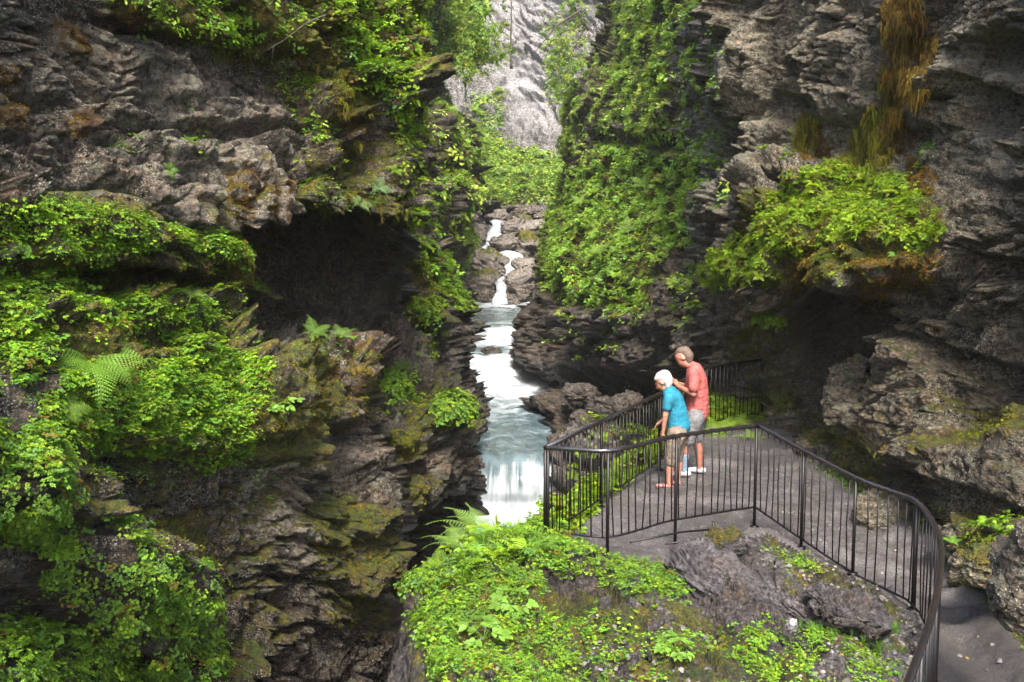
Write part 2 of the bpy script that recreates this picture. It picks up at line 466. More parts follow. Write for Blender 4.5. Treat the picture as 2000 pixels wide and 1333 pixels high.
rock('left_cliff', LEFT, ROCK_L, 'dark layered near cliff on the left with mossy ledges and a black cave', step=2.5, dip=(0.10, 0.16), gmoss=0.30, feats=[
    # + towards the chasm
    ([(-400, 385), (130, 392), (300, 440), (430, 452), (505, 500), (500, 548), (430, 560), (250, 530), (-400, 520)], 0.45, 14),
    ([(150, 545), (300, 500), (350, 520), (340, 575), (180, 612)], -0.6, 14),
    ([(-400, 545), (60, 560), (120, 640), (110, 740), (60, 860), (130, 930), (110, 1020), (-400, 1040)], 0.4, 18),
    ([(140, 600), (400, 580), (440, 680), (530, 705), (530, 850), (420, 890), (90, 860), (100, 770), (200, 720)], 0.40, 16),
    ([(200, 655), (430, 690), (440, 735), (330, 700), (220, 705)], -0.28, 10),
    ([(60, 1040), (300, 1060), (410, 1130), (390, 1333), (200, 1250)], 0.55, 18),
    ([(-100, 1120), (90, 1160), (220, 1255), (60, 1275), (-100, 1260)], -0.5, 16),
    ([(150, 262), (560, 285), (600, 450), (430, 460), (320, 430), (240, 400), (160, 330)], 0.22, 10),
    ([(170, 215), (560, 245), (560, 283), (160, 262)], -0.28, 8),
    ([(0, 330), (230, 370), (300, 425), (120, 392), (-100, 390)], -0.30, 9),
    ([(105, 40), (140, 45), (178, 100), (140, 130), (120, 90)], .22, 8), ([(0, 130), (30, 130), (62, 200), (50, 260), (0, 240)], .18, 10), ([(120, 222), (168, 212), (172, 262), (135, 265)], .22, 8), ([(215, 0), (270, 0), (268, 60), (225, 40)], .25, 8),
    ([(448, 310), (492, 308), (512, 370), (480, 440), (440, 400)], .14, 9), ([(522, 360), (552, 362), (550, 430), (530, 435)], .2, 7), ([(390, 385), (440, 370), (450, 440), (420, 430)], .18, 8), ([(662, 222), (714, 218), (714, 262), (670, 276)], .3, 8),
    ([(200, -60), (580, -60), (780, -60), (800, 200), (640, 260), (560, 110), (400, 90), (210, 30)], 0.32, 16),
    ([(640, 170), (720, 170), (745, 330), (700, 395), (650, 300)], -0.45, 14),
    ([(612, 860), (640, 830), (745, 830), (745, 870), (660, 900), (650, 1000), (615, 1020)], -0.4, 8),
    ([(520, 660), (640, 640), (740, 700), (740, 830), (560, 830)], 0.2, 12),
    ([(470, 462), (560, 452), (810, 446), (800, 640), (720, 640), (640, 600), (500, 650), (470, 560)], -0.7, 34),
], moss=[
    ([(500, 740), (600, 700), (615, 900), (600, 930), (480, 900), (300, 890), (250, 850), (520, 850)], 0.55),
    ([(600, 1000), (700, 960), (760, 1010), (760, 1240), (640, 1200), (620, 1080)], 0.42),
    ([(640, 290), (790, 250), (800, 420), (700, 440), (600, 400)], 0.42),
    ([(330, 1000), (450, 1020), (430, 1100), (360, 1120), (300, 1040)], 0.3), ([(250, 900), (560, 900), (620, 1000), (500, 1330), (400, 1330), (420, 1120), (260, 1020)], 0.22),
    ([(100, 600), (400, 580), (520, 720), (520, 860), (420, 900), (60, 880)], 0.45),
    ([(-20, 390), (300, 430), (500, 470), (510, 560), (0, 580)], 0.4),
    ([(200, 0), (780, 0), (800, 160), (640, 260), (560, 130), (380, 100), (210, 40)], 0.55),
    ([(400, 340), (480, 330), (600, 360), (600, 450), (420, 440)], 0.2),
    ([(0, 540), (110, 600), (110, 1000), (0, 1060)], 0.4)],
  rust=[
    ([(105, 40), (140, 45), (178, 100), (140, 125), (125, 80)], 0.9),
    ([(0, 130), (30, 130), (62, 200), (50, 260), (0, 240)], 0.8),
    ([(120, 222), (168, 212), (172, 262), (135, 265)], 0.9),
    ([(215, 0), (270, 0), (268, 55), (225, 40)], 0.8),
    ([(450, 315), (488, 312), (506, 370), (476, 430), (446, 400)], 0.7),
    ([(522, 360), (552, 362), (550, 425), (530, 435)], 0.9),
    ([(440, 460), (560, 450), (560, 462), (500, 490), (505, 555), (460, 540), (440, 500)], 0.85),
    ([(560, 720), (600, 700), (640, 780), (600, 790), (575, 760)], 0.7),
    ([(650, 680), (740, 690), (748, 790), (680, 800)], 0.8),
    ([(620, 60), (700, 60), (760, 200), (700, 240), (640, 260), (600, 180)], 0.55)],
  wet=[([(480, 440), (820, 430), (800, 660), (480, 690)], 0.5), ([(200, 880), (600, 900), (620, 1400), (0, 1400)], 0.8), ([(420, 560), (760, 660), (760, 1400), (420, 1400)], 0.3),  # first outline paints the cave's shade into the rock colour
       ([(600, 1000), (900, 1000), (900, 1400), (600, 1400)], 0.6)],
  pale=[([(500, 890), (610, 880), (615, 1100), (560, 1130), (480, 1000)], 0.9), ([(0, 90), (220, 60), (560, 200), (540, 260), (160, 210), (0, 200)], 0.45),
        ([(160, 260), (560, 300), (600, 440), (330, 420)], 0.5), ([(500, 670), (640, 660), (600, 740), (520, 740)], 0.5),
        ([(640, 830), (745, 830), (700, 960), (660, 920)], 0.5)])

BUTT = rows(None, [
    (640, [690, 735, 775, 800, 815, 800], [20, 19.5, 19.5, 20.5, 22, 30]),
    (730, [690, 740, 790, 830, 850, 835], [19.5, 18, 17.6, 18.6, 20.5, 30]),
    (790, [690, 740, 800, 860, 890, 875], [19, 16.8, 16.6, 17.4, 19.5, 30]),
    (870, [690, 745, 810, 870, 908, 893], [19, 16.2, 16.2, 17.2, 19.2, 30]),
    (960, [690, 750, 820, 885, 925, 908], [19, 16.0, 16.2, 17.4, 19.5, 30]),
    (1030, [690, 755, 820, 870, 905, 895], [19, 16.2, 16.8, 18.2, 20, 30]),
    (1100, [690, 760, 815, 850, 880, 885], [19, 16.6, 17.5, 19.5, 21.5, 30]),
    (1200, [690, 770, 820, 850, 900, 930], [19, 16.8, 17.6, 19.0, 20, 24]),
    (1330, [690, 780, 840, 890, 960, 990], [18, 16.4, 16.8, 17.4, 18, 22]),
    (1600, [690, 800, 880, 960, 1040, 1090], [17, 16.2, 16.5, 17, 17.4, 20]),
])
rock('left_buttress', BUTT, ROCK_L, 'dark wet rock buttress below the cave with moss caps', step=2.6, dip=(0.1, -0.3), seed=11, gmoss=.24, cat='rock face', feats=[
    ([(750, 860), (810, 858), (815, 905), (770, 925), (752, 900)], 0.4, 8),
    ([(800, 800), (905, 780), (905, 860), (830, 860)], 0.25, 12),
    ([(800, 1020), (900, 960), (880, 1090), (800, 1180), (770, 1080)], -0.4, 16),
    ([(750, 1180), (850, 1200), (870, 1330), (760, 1330)], 0.3, 18)],
  moss=[([(750, 855), (812, 855), (812, 900), (760, 912)], 0.9), ([(760, 740), (840, 760), (900, 800), (900, 850), (800, 850)], 0.5),
        ([(760, 920), (860, 930), (850, 1040), (770, 1060)], 0.25)],
  rust=[([(765, 865), (800, 862), (800, 890), (770, 900)], 0.35)],
  wet=[([(690, 560), (1100, 560), (1100, 1500), (690, 1500)], 0.45)],
  pale=[([(780, 1190), (870, 1180), (900, 1333), (780, 1333)], 0.35)])

LMID = rows(None, [
    (380, [700, 755, 786, 804, 810, 800], [23, 23, 24, 25.5, 27, 44]),
    (440, [700, 760, 796, 820, 833, 823], [22.5, 22.5, 23.5, 25.5, 27.5, 44]),
    (500, [700, 770, 821, 852, 866, 856], [22, 22, 23.5, 26, 28.5, 46]),
    (570, [700, 780, 841, 877, 891, 880], [22, 22.5, 24.5, 27.5, 30.5, 48]),
    (620, [700, 785, 851, 892, 908, 896], [22, 22.3, 24.8, 28.5, 32, 48]),
    (680, [700, 786, 844, 873, 882, 869], [21.5, 21.8, 24.4, 28.5, 32.5, 48]),
    (740, [700, 791, 849, 883, 896, 884], [21, 21.5, 24.2, 29, 33.5, 46]),
    (790, [700, 796, 854, 903, 922, 912], [21, 21.5, 24.2, 29.5, 36, 44]),
    (822, [700, 796, 854, 903, 926, 929], [21, 21.5, 24, 29.5, WD(822) - .6, 42]),
    (860, [700, 796, 850, 897, 919, 934], [21, 21.5, 23.5, 29, WD(860) - .5, 38]),
    (930, [700, 796, 843, 877, 894, 919], [21, 21.5, 23.5, 27.5, 29.6, 34]),
    (1050, [700, 800, 846, 882, 918, 958], [21, 21.5, 23, 26, 28, 31]),
])
rock('left_middle_cliff', LMID, ROCK_M, 'dark cliff beyond the cave with fern strip and shiny wet rock at the water', step=2.6, scale=1.25, dip=(0.3, -0.25), seed=23, gmoss=.2, feats=[
    ([(790, 600), (860, 640), (930, 640), (925, 720), (850, 700), (800, 690)], 0.35, 10),
    ([(840, 700), (920, 720), (975, 810), (900, 800), (850, 770)], 0.4, 10),
    ([(800, 640), (850, 655), (850, 690), (800, 690)], -0.6, 10)],
  moss=[([(790, 450), (860, 490), (920, 610), (880, 610), (840, 560), (790, 520)], 0.8), ([(790, 560), (860, 570), (860, 660), (800, 690)], 0.5)],
  wet=[([(700, 600), (1000, 600), (1000, 1100), (700, 1100)], 0.75)], pale=[([(840, 680), (960, 740), (975, 815), (900, 800)], 0.35)])

LFAR = rows(None, [
    (-160, [640, 720, 777, 832, 884, 908, 896], [34, 38, 43, 49, 57, 66, 100]),
    (-30, [640, 720, 777, 832, 869, 894, 882], [34, 38, 43, 49, 57, 66, 100]),
    (110, [640, 730, 787, 832, 859, 876, 864], [34, 37, 42, 48, 56, 66, 100]),
    (200, [640, 740, 801, 850, 873, 888, 877], [34, 36.5, 41, 47, 55, 64, 100]),
    (290, [640, 745, 806, 860, 888, 902, 892], [34, 36, 40, 45, 52, 60, 95]),
    (380, [640, 750, 811, 860, 886, 900, 892], [34, 36, 40, 45, 52, 60, 95]),
    (470, [640, 760, 821, 865, 890, 906, 897], [33, 35, 39.5, 45, 53, 62, 95]),
    (560, [640, 770, 831, 870, 886, 896, 888], [33, 35, 39.5, 45, 54, 62, 90]),
    (602, [640, 780, 845, 878, 892, 901, 906], [33, 35, 39.5, 46, 56, WD(602) - 1, 80]),
    (650, [640, 790, 855, 878, 885, 894, 906], [33, 35, 39, 44, 48, WD(650) - .6, 60]),
    (760, [640, 800, 855, 878, 890, 906, 936], [33, 34, 36, 38, 39, 40, 44]),
])
rock('left_far_cliff', LFAR, ROCK_M, 'far left gorge wall thick with hanging greenery', step=2.8, scale=2.2, dip=(0.3, -0.3), seed=37, gmoss=0.12, feats=[
    ([(780, -40), (960, -40), (960, 90), (900, 120), (840, 60)], 1.2, 14),
    ([(770, 100), (880, 130), (920, 200), (880, 230), (800, 150)], -1.2, 14),
    ([(830, 200), (930, 290), (935, 380), (900, 380), (860, 300)], 1.0, 12),
    ([(820, 330), (860, 340), (930, 470), (930, 560), (880, 520)], 0.6, 10),
    ([(850, 410), (910, 420), (925, 560), (880, 560), (850, 500)], -0.6, 8)],
  moss=[([(760, -40), (960, -40), (950, 120), (820, 130)], 0.4), ([(800, 150), (935, 290), (935, 400), (860, 400), (810, 250)], 0.45)],
  wet=[([(840, 400), (940, 400), (940, 640), (840, 640)], 0.3)], pale=[([(880, 120), (940, 200), (930, 300), (850, 200)], 0.3)])

BACK = rows([820, 900, 960, 1020, 1080, 1140, 1220], [
    (-520, None, [117, 120, 122, 122, 120, 117, 113]),
    (-60, None, [113, 115, 117, 117, 115, 112, 108]),
    (120, None, [111, 113, 114, 114, 112, 109, 105]),
    (220, None, [109, 110, 111, 111, 110, 107, 103]),
    (280, None, [103, 105, 107, 107, 105, 103, 100]),
    (345, None, [96, 99, 101, 100, 99, 98, 95]),
    (396, None, [92, 93.5, 94.5, 94, 93.5, 93, 91]),
    (404, None, [94, 96, 97, 97, 96, 95, 93]),
    (424, None, [93, 95, 96, 96, 95, 94, 92]),
    (480, None, [91, 92, 93, 93, 92, 91, 90]),
    (560, None, [88, 89, 90, 90, 89, 88, 87]),
])
rock('back_cliff', BACK, ROCK_B, 'pale grey sunlit cliff closing the head of the gorge', step=2.6, scale=4.5, amp=0.5, dip=(0.9, 0.2), seed=53,
  moss=[([(880, 250), (960, 300), (1000, 290), (1060, 310), (1200, 300), (1200, 398), (860, 398)], 0.9), ([(900, 200), (960, 190), (1000, 240), (960, 330), (900, 330)], 0.5)],
  rust=[([(1000, 255), (1030, 250), (1040, 290), (1010, 290)], 0.5)],
  wet=[([(860, 398), (1200, 398), (1200, 450), (860, 450)], 0.8)],
  pale=[([(930, -100), (1100, -100), (1080, 200), (960, 200)], 0.5), ([(990, 160), (1090, 160), (1080, 260), (1000, 240)], 0.5)])

RMID = rows(None, [
    (-160, [1194, 1180, 1222, 1261, 1320, 1400, 1500], [92, 67, 56, 45, 34, 25.5, 19.5]),
    (-20, [1198, 1184, 1222, 1261, 1320, 1400, 1500], [92, 65, 54, 43, 33, 25, 19.5]),
    (120, [1176, 1161, 1207, 1256, 1320, 1400, 1500], [92, 63, 52, 41.5, 32, 24.3, 19.3]),
    (200, [1128, 1114, 1175, 1239, 1320, 1400, 1500], [92, 62, 50.5, 40.5, 31.5, 23.8, 19.2]),
    (290, [1122, 1108, 1165, 1234, 1315, 1400, 1500], [92, 61, 49.5, 40, 31, 23.4, 19]),
    (380, [1112, 1100, 1148, 1225, 1310, 1400, 1500], [90, 60, 47, 38.5, 31, 22.5, 18.6]),
    (440, [1089, 1076, 1133, 1210, 1300, 1395, 1500], [90, 59, 44, 36, 29.5, 24, 20]),
    (520, [1072, 1058, 1123, 1200, 1295, 1390, 1500], [88, 58, 41.5, 33.5, 27.7, 23, 19.7]),
    (600, [1058, 1043, 1113, 1195, 1290, 1390, 1500], [84, 56, 40, 32, 26.8, 22.6, 19.4]),
    (660, [1044, 1026, 1108, 1195, 1290, 1390, 1500], [76, WD(660) - 1, 41, 33.3, 27.5, 23, 19.6]),
    (706, [1044, 1030, 1110, 1196, 1290, 1390, 1500], [60, WD(706) - .6, 39, 33, 27.5, 23.2, 19.8]),
    (735, [1076, 1062, 1110, 1191, 1290, 1390, 1500], [56, WD(735) - .4, 38.5, 33, 28, 24, 20.5]),
    (765, [1106, 1092, 1120, 1186, 1290, 1390, 1500], [52, WD(765) - .3, 38, 33, 28.5, 24.5, 21]),
    (800, [1090, 1078, 1115, 1181, 1280, 1390, 1500], [48, WD(800) - .6, 36, 31.5, 27.5, 24, 21]),
    (835, [1126, 1114, 1135, 1176, 1270, 1390, 1500], [42, WD(835) - .4, 33, 30, 26.5, 23, 20]),
    (900, [1104, 1090, 1118, 1170, 1260, 1390, 1500], [36, WD(895) - .2, 29.5, 28, 25.5, 22, 19]),
    (1010, [1099, 1084, 1118, 1170, 1260, 1390, 1500], [34, 29.4, 28.2, 26.5, 24.5, 21, 18]),
    (1150, [1094, 1074, 1118, 1170, 1260, 1390, 1500], [30, 27, 26, 25, 23, 20, 17]),
])
rock('right_middle_cliff', RMID, ROCK_M, 'right gorge wall beside the river, green slopes above dark undercut rock', step=2.5, scale=1.5, dip=(-0.35, 0.15), seed=61, gmoss=0.28, feats=[
    ([(1120, 740), (1250, 735), (1400, 790), (1250, 835), (1130, 830)], -0.9, 24),
    ([(1040, 790), (1130, 780), (1200, 840), (1190, 900), (1080, 900)], 0.7, 12),
    ([(1000, 600), (1300, 620), (1420, 660), (1330, 740), (1080, 730), (1000, 700)], 0.5, 12),
    ([(1160, 265), (1330, 270), (1330, 305), (1180, 295)], -0.7, 10),
    ([(1200, 740), (1290, 740), (1290, 800), (1210, 800)], 0.7, 12),
    ([(1300, 470), (1400, 440), (1420, 500), (1330, 560), (1280, 540)], -0.5, 10),
    ([(1340, 200), (1420, 180), (1430, 320), (1360, 290)], -0.5, 12)],
  moss=[([(1070, 340), (1200, 290), (1400, 320), (1420, 420), (1290, 480), (1250, 610), (1100, 600), (1050, 540)], 0.65),
        ([(1150, 0), (1300, 0), (1330, 280), (1150, 300)], 0.3), ([(1260, 590), (1480, 560), (1480, 720), (1330, 700)], 0.12)],
  rust=[([(1290, 200), (1330, 180), (1340, 280), (1300, 300)], 0.4), ([(1400, 60), (1415, 50), (1420, 130), (1400, 120)], 0.6)],
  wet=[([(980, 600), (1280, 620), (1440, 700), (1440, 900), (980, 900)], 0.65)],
  pale=[([(1320, -50), (1450, -50), (1450, 340), (1330, 340)], .6), ([(1150, 600), (1300, 620), (1300, 700), (1150, 690)], 0.25), ([(1130, 860), (1300, 860), (1200, 1050), (1080, 1050)], 0.9), ([(1330, 560), (1440, 600), (1450, 680), (1350, 640)], 0.4)])  # first outline lightens the rock colour in place of light falling there

c = [1368, 1422, 1520, 1640, 1760, 1880, 2010, 2260]
RIGHT = rows(c, [
    (-520, None, [30, 20.5, 18.6, 16.8, 15.1, 13.5, 12.0, 9.4]),
    (-150, None, [30, 20.5, 18.5, 16.7, 14.9, 13.3, 11.8, 9.2]),
    (0, None, [30, 20.5, 18.4, 16.6, 14.8, 13.2, 11.6, 9.2]),
    (180, None, [30, 20.3, 18.2, 16.6, 14.8, 12.9, 11.3, 9.0]),
    (300, None, [30, 20.2, 18.0, 16.4, 14.6, 12.8, 11.2, 8.9]),
    (350, [1368, 1420, 1510, 1630, 1750, 1870, 2010, 2260], [28, 19.6, 17.0, 15.4, 14.0, 12.5, 11.0, 8.8]),
    (440, [1350, 1400, 1500, 1620, 1740, 1870, 2010, 2260], [27, 19.6, 16.5, 14.0, 12.9, 12.0, 10.8, 8.7]),
    (530, [1350, 1396, 1495, 1610, 1730, 1865, 2010, 2260], [26, 19.3, 16.3, 13.4, 12.5, 11.8, 10.7, 8.7]),
    ([550, 560, 585, 590, 575, 590, 600, 600], [1350, 1400, 1500, 1610, 1730, 1865, 2010, 2260], [26, 19.6, 17.2, 14.8, 13.6, 12.0, 10.7, 8.7]),
    ([640, 645, 650, 650, 640, 650, 650, 650], [1350, 1410, 1510, 1620, 1735, 1865, 2010, 2260], [26, 20.0, 18.3, 17.0, 13.4, 12.0, 10.8, 8.7]),
    (740, [1350, 1420, 1515, 1625, 1740, 1870, 2010, 2260], [26, 20.4, 18.7, 16.8, 12.9, 11.8, 10.6, 8.5]),
    (830, [1350, 1420, 1515, 1630, 1750, 1875, 2010, 2260], [26, 20.2, 18.6, 15.6, 12.8, 11.4, 10.2, 8.2]),
    ([865, 868, 880, 920, 985, 1075, 1185, 1300], [1350, 1420, 1515, 1630, 1750, 1875, 2010, 2260], [26, 20.0, 17.8, 14.5, 12.7, 11.0, 9.3, 7.6]),
    ([960, 980, 1020, 1080, 1160, 1250, 1370, 1500], [1350, 1420, 1520, 1640, 1760, 1880, 2010, 2260], [26, 18.6, 16.2, 14.2, 12.6, 10.9, 9.2, 7.5]),
])
rock('right_cliff', RIGHT, ROCK_R, 'tall grey-brown cliff on the right overhanging the path, with a dark recess', step=2.5, dip=(-0.55, 0.35), seed=71, gmoss=.22, feats=[
    ([(1850, 100), (2000, 60), (2020, 110), (1980, 150), (1860, 130)], -0.35, 10),
    ([(1860, 160), (1960, 190), (1980, 260), (1930, 300), (1850, 230)], -0.55, 12),
    ([(1680, 205), (1860, 200), (1840, 330), (1700, 320)], 0.1, 12),
    ([(1760, 255), (1850, 240), (1820, 290), (1770, 300)], -0.2, 8),
    ([(1840, 320), (2000, 350), (2020, 380), (1850, 350)], -0.25, 8),
    ([(1500, 180), (1580, 200), (1560, 240), (1460, 230)], -0.3, 10),
    ([(1380, 40), (1470, 30), (1500, 120), (1430, 260), (1390, 200)], 0.3, 14),
    ([(1880, 500), (2020, 510), (2020, 560), (1900, 555)], -0.45, 10),
    ([(1550, 585), (1745, 600), (1700, 760), (1690, 850), (1570, 840), (1550, 700)], -0.6, 30),
    ([(1510, 590), (1560, 600), (1550, 860), (1500, 840)], 0.45, 12),
    ([(1670, 680), (1730, 650), (1850, 740), (1850, 900), (1760, 920), (1680, 860)], 0.35, 10),
    ([(1850, 760), (2020, 700), (2020, 780), (1870, 860)], -0.35, 8),
    ([(1840, 860), (1900, 800), (2020, 790), (2020, 1000), (1850, 930)], 0.3, 12),
    ([(1770, 640), (1900, 690), (2020, 760), (2020, 790), (1900, 740), (1770, 670)], -0.25, 7)],
  moss=[([(1370, 520), (1480, 400), (1620, 320), (1800, 340), (1860, 470), (1700, 520), (1620, 560), (1540, 560)], 0.6),
        ([(1500, 800), (1640, 800), (1700, 900), (1640, 930), (1500, 880)], 0.35), ([(1850, 900), (1880, 830), (2020, 790), (2020, 850), (1900, 860)], 0.5), ([(1700, 640), (2020, 620), (2020, 1000), (1740, 960)], 0.14),
        ([(1420, 660), (1480, 600), (1500, 640), (1460, 700)], 0.7), ([(1840, 1040), (2010, 1000), (2010, 1250), (1880, 1160)], 0.6),
        ([(1470, 770), (1520, 760), (1540, 860), (1480, 850)], 0.7)],
  rust=[([(1740, -10), (1800, -10), (1805, 100), (1770, 160), (1765, 280), (1735, 320), (1728, 240), (1740, 120)], 0.85),
        ([(1720, 160), (1745, 150), (1745, 320), (1660, 330), (1670, 260)], 0.85),
        ([(1562, 240), (1600, 225), (1600, 300), (1565, 310)], 0.85), ([(1770, 300), (1830, 330), (1820, 380), (1760, 370)], 0.7),
        ([(1590, 440), (1600, 420), (1560, 560), (1540, 540)], 0.7), ([(1640, 500), (1840, 500), (1820, 560), (1680, 590)], 0.45),
        ([(1800, 90), (1850, 60), (1860, 200), (1800, 240)], 0.35), ([(1950, 340), (2010, 330), (2010, 400), (1960, 390)], 0.4)],
  wet=[([(1500, 560), (1740, 570), (1700, 760), (1700, 900), (1500, 880)], 0.5), ([(1640, 620), (2300, 620), (2300, 1300), (1640, 1000)], 0.85)],  # first outline makes the recess darker and glossier
  pale=[([(1420, 0), (1720, 0), (1700, 300), (1430, 330)], 0.35), ([(1830, 60), (2010, 60), (2010, 340), (1850, 330)], 0.55),
        ([(1400, 330), (1500, 320), (1440, 450), (1400, 440)], 0.4), ([(1480, 740), (1560, 700), (1560, 900), (1500, 840)], 0.25)])
print('cliffs', {k: len(v['A']) for k, v in MASS.items()})
# ---------------------------------------------------------------- rocky knoll under the railing, and the path on it
EDGE = [(-0.30, 2.5), (-0.36, 5.4), (-0.62, 6.8), (-0.82, 7.8), (-0.66, 8.8), (-0.42, 9.7), (-0.12, 10.3), (0.16, 10.9), (0.9, 12.5), (1.85, 14.5),
        (2.45, 15.8), (2.95, 17.3), (3.7, 18.5), (5.0, 19.2), (12, 19.2), (12, 2.5)]
ZP = np.array([  # x, y, z
    (0.5, 10.7, -3.34), (1.6, 12.6, -3.30), (2.6, 15, -3.30), (3.4, 17, -3.30), (4.3, 18, -3.28), (2.6, 12.2, -3.30), (3.6, 13.5, -3.32), (3.8, 15.5, -3.30),
    (1.2, 10.6, -3.36), (2.0, 10.9, -3.38), (2.9, 11.4, -3.40), (4.2, 12, -3.46), (5.2, 12, -3.44), (4.2, 10.6, -3.60), (4.6, 9.6, -3.66), (3.9, 9.0, -3.68), (4.6, 8.2, -3.60),
    (3.7, 7.8, -3.56), (3.4, 6.6, -3.45), (3.9, 6.0, -3.3), (3.2, 4.5, -3.0), (4.6, 6.0, -3.2), (2.4, 4.6, -2.95), (5, 3, -2.6), (1, 3, -2.4), (3, 3, -2.6),
    (0.1, 9.6, -3.12), (-0.1, 8.9, -2.98), (-0.5, 8.6, -3.02), (-0.72, 7.8, -3.05), (-0.4, 6.8, -2.92), (-0.3, 6.0, -2.78), (0.3, 5.5, -2.72), (0.2, 7.2, -2.92), (0.8, 7.6, -2.98), (0.6, 8.8, -3.02),
    (1.3, 9.0, -3.18), (1.2, 9.8, -3.30), (1.4, 6.6, -2.98), (1.5, 5.4, -2.85), (1.9, 7.4, -3.12), (1.7, 8.4, -3.10), (2.1, 9.4, -3.20), (2.3, 10.3, -3.36), (2.6, 9.8, -3.50), (3.0, 9.4, -3.62), (2.8, 8.6, -3.55),
    (2.5, 7.5, -3.42), (3.1, 7.4, -3.55), (2.4, 6.3, -3.2), (3.2, 10.4, -3.50)])
def zbase(x, y):
    w = 0; s = 0
    for X0, Y0, Z0 in ZP:
        q = 1.0 / ((x - X0) ** 2 + (y - Y0) ** 2 + 0.06) ** 1.8
        w = w + q; s = s + q * Z0
    return s / w
PATHP = [(0.42, 10.55), (1.95, 14.15), (2.55, 15.6), (3.15, 17.1), (4.4, 18.0), (4.75, 17), (4.5, 14.5), (4.75, 12.4), (4.95, 11.2), (4.9, 9.8), (4.55, 8.6), (4.3, 7.4), (4.1, 6), (3.9, 3),
         (2.7, 3), (2.75, 5.2), (3.2, 6.8), (3.55, 8.0), (3.95, 9.2), (3.75, 9.9), (2.95, 11.3), (2.3, 10.75), (1.9, 10.05), (1.2, 9.95)]
uu = np.arange(-0.19, 0.64, 0.00135)
yy = [3.0]
while yy[-1] < 20.5: yy.append(yy[-1] + max(0.012, min(0.055, 0.00045 * yy[-1] ** 2)))
yy = np.array(yy)
GY, GU = np.meshgrid(yy, uu, indexing='ij')
GX = GU * GY
PG = np.stack([GX, GY, GX * 0], -1)
wob = fbm(PG * 1.1, 4)
se = inpoly(GX + 0.16 * wob, GY + 0.16 * fbm(PG * 1.1 + 30, 4), EDGE)
sp = inpoly(GX + 0.10 * fbm(PG * 2.0 + 60, 4), GY + 0.10 * fbm(PG * 2 + 90, 4), PATHP)
Z = zbase(GX, GY)
out = np.maximum(0, -se)
far = sstep(9.6, 11.5, GY)
Z -= np.minimum(6.5, (1 - far) * (0.6 * np.minimum(out, .15) + 4.2 * np.maximum(0, out - .15)) + far * (0.9 * np.minimum(out, 0.7) + 4.0 * np.maximum(0, out - .7)))
T = np.stack([GX, GY, Z], -1).astype(np.float32)
T = T + 0.25 * np.stack([fbm(T * .8, 3), fbm(T * .8 + 9, 3), fbm(T * .8 + 19, 3)], -1)
# slab layers dip to the right and towards the camera
ca, sa = cos(0.75), sin(0.75)
TS = np.stack([T[..., 0] * ca - T[..., 2] * sa - T[..., 1] * .35, T[..., 1] + .25 * T[..., 0], T[..., 0] * sa + T[..., 2] * ca], -1)
_, h1, e1 = cells(TS * np.array([0.8, 0.9, 1.6])); _, h2, e2 = cells(TS * np.array([1.8, 2.0, 7.0]) + 9); _, h3, e3 = cells(TS * np.array([5, 4, 16.0]) + 3)
rk = 1 - sstep(-0.16, 0.05, sp)
XX, YY2 = PR(T)
slab = sstep(-15, 25, inpoly(XX, YY2, [(1280, 1110), (1400, 1030), (1470, 1040), (1640, 1230), (1600, 1290), (1340, 1260), (1250, 1200)]))
D = rk * (0.20 * h1 - .06 * np.exp(-e1 * 8) + 0.10 * h2 - .04 * np.exp(-e2 * 8) + 0.035 * h3 + 0.10 * fbm(T * 1.4, 4)) + 0.012 * fbm(T * 9, 3) + rk * 0.015 * fbm(TS * np.array([6, 6, 30.]), 3, ridged=True)
hole = sstep(-14, 12, inpoly(XX, YY2, [(1085, 1165), (1130, 1130), (1160, 1150), (1150, 1190), (1080, 1200)]))
D = D - 0.34 * hole
lg1 = GY + .35 * fbm(PG * .9 + 12, 4) + .12 * GX
rough_path = sstep(0.05, 0.4, sp) * (-0.05 * sstep(12.95, 12.88, lg1) - 0.05 * sstep(11.42, 11.35, lg1) - .04 * sstep(14.9, 14.8, lg1 + .3 * gn(PG * 2)) * 1 + 0.018 * fbm(PG * 3, 4) + 0.035 * sstep(0.1, 0.5, fbm(PG * 1.6 + 7, 3)))
slabm = sstep(9.2, 9.9, GY) * sstep(-.15, .25, fbm(PG * .55 + 21, 3) + .5 * sstep(12.8, 11.0, GY) * sstep(9.4, 10.4, GY))
_, hp1, ep1 = cells(PG * np.array([1.3, 1.6, 1]) + 2); _, hp2, ep2 = cells(PG * np.array([3.6, 4.4, 1]) + 5)
rough_path = rough_path + sstep(0.03, 0.25, sp) * slabm * (0.06 * hp1 * sstep(0, .05, ep1) + 0.028 * hp2 * sstep(0, .08, ep2) - .012 * np.exp(-ep2 * 14)) + sstep(0, .2, sp) * .006 * fbm(PG * 14, 3)
Z2 = Z + D + rough_path
PX_ = GX + rk * 0.10 * h2 * sstep(0.0, .4, out)
P2 = np.stack([PX_, GY + rk * 0.05 * h3, Z2], -1)
N2 = gnormals(P2)
if N2[..., 2].mean() < 0: N2 = -N2
XX, YY2 = PR(P2)
nz = fbm(P2 * 1.4 + 77, 4)
mo = 0.34 + 0.45 * nz + 0.18 * sstep(.2, .9, N2[..., 2]) - 0.6 * slab - 0.9 * sstep(-0.1, 0.25, sp)
for poly, a in [([(820, 1150), (1000, 1130), (1150, 1150), (1160, 1250), (1000, 1290), (830, 1240)], .35), ([(1140, 1190), (1260, 1190), (1260, 1250), (1160, 1240)], .4),
                ([(1040, 1000), (1290, 800), (1300, 900), (1200, 1010)], .5), ([(1500, 1120), (1560, 1130), (1600, 1190), (1560, 1200)], .55), ([(1310, 1200), (1400, 1210), (1470, 1260), (1400, 1290), (1320, 1250)], .6)]:
    mo += a * sstep(-15, 15, inpoly(XX + 15 * nz, YY2, poly))
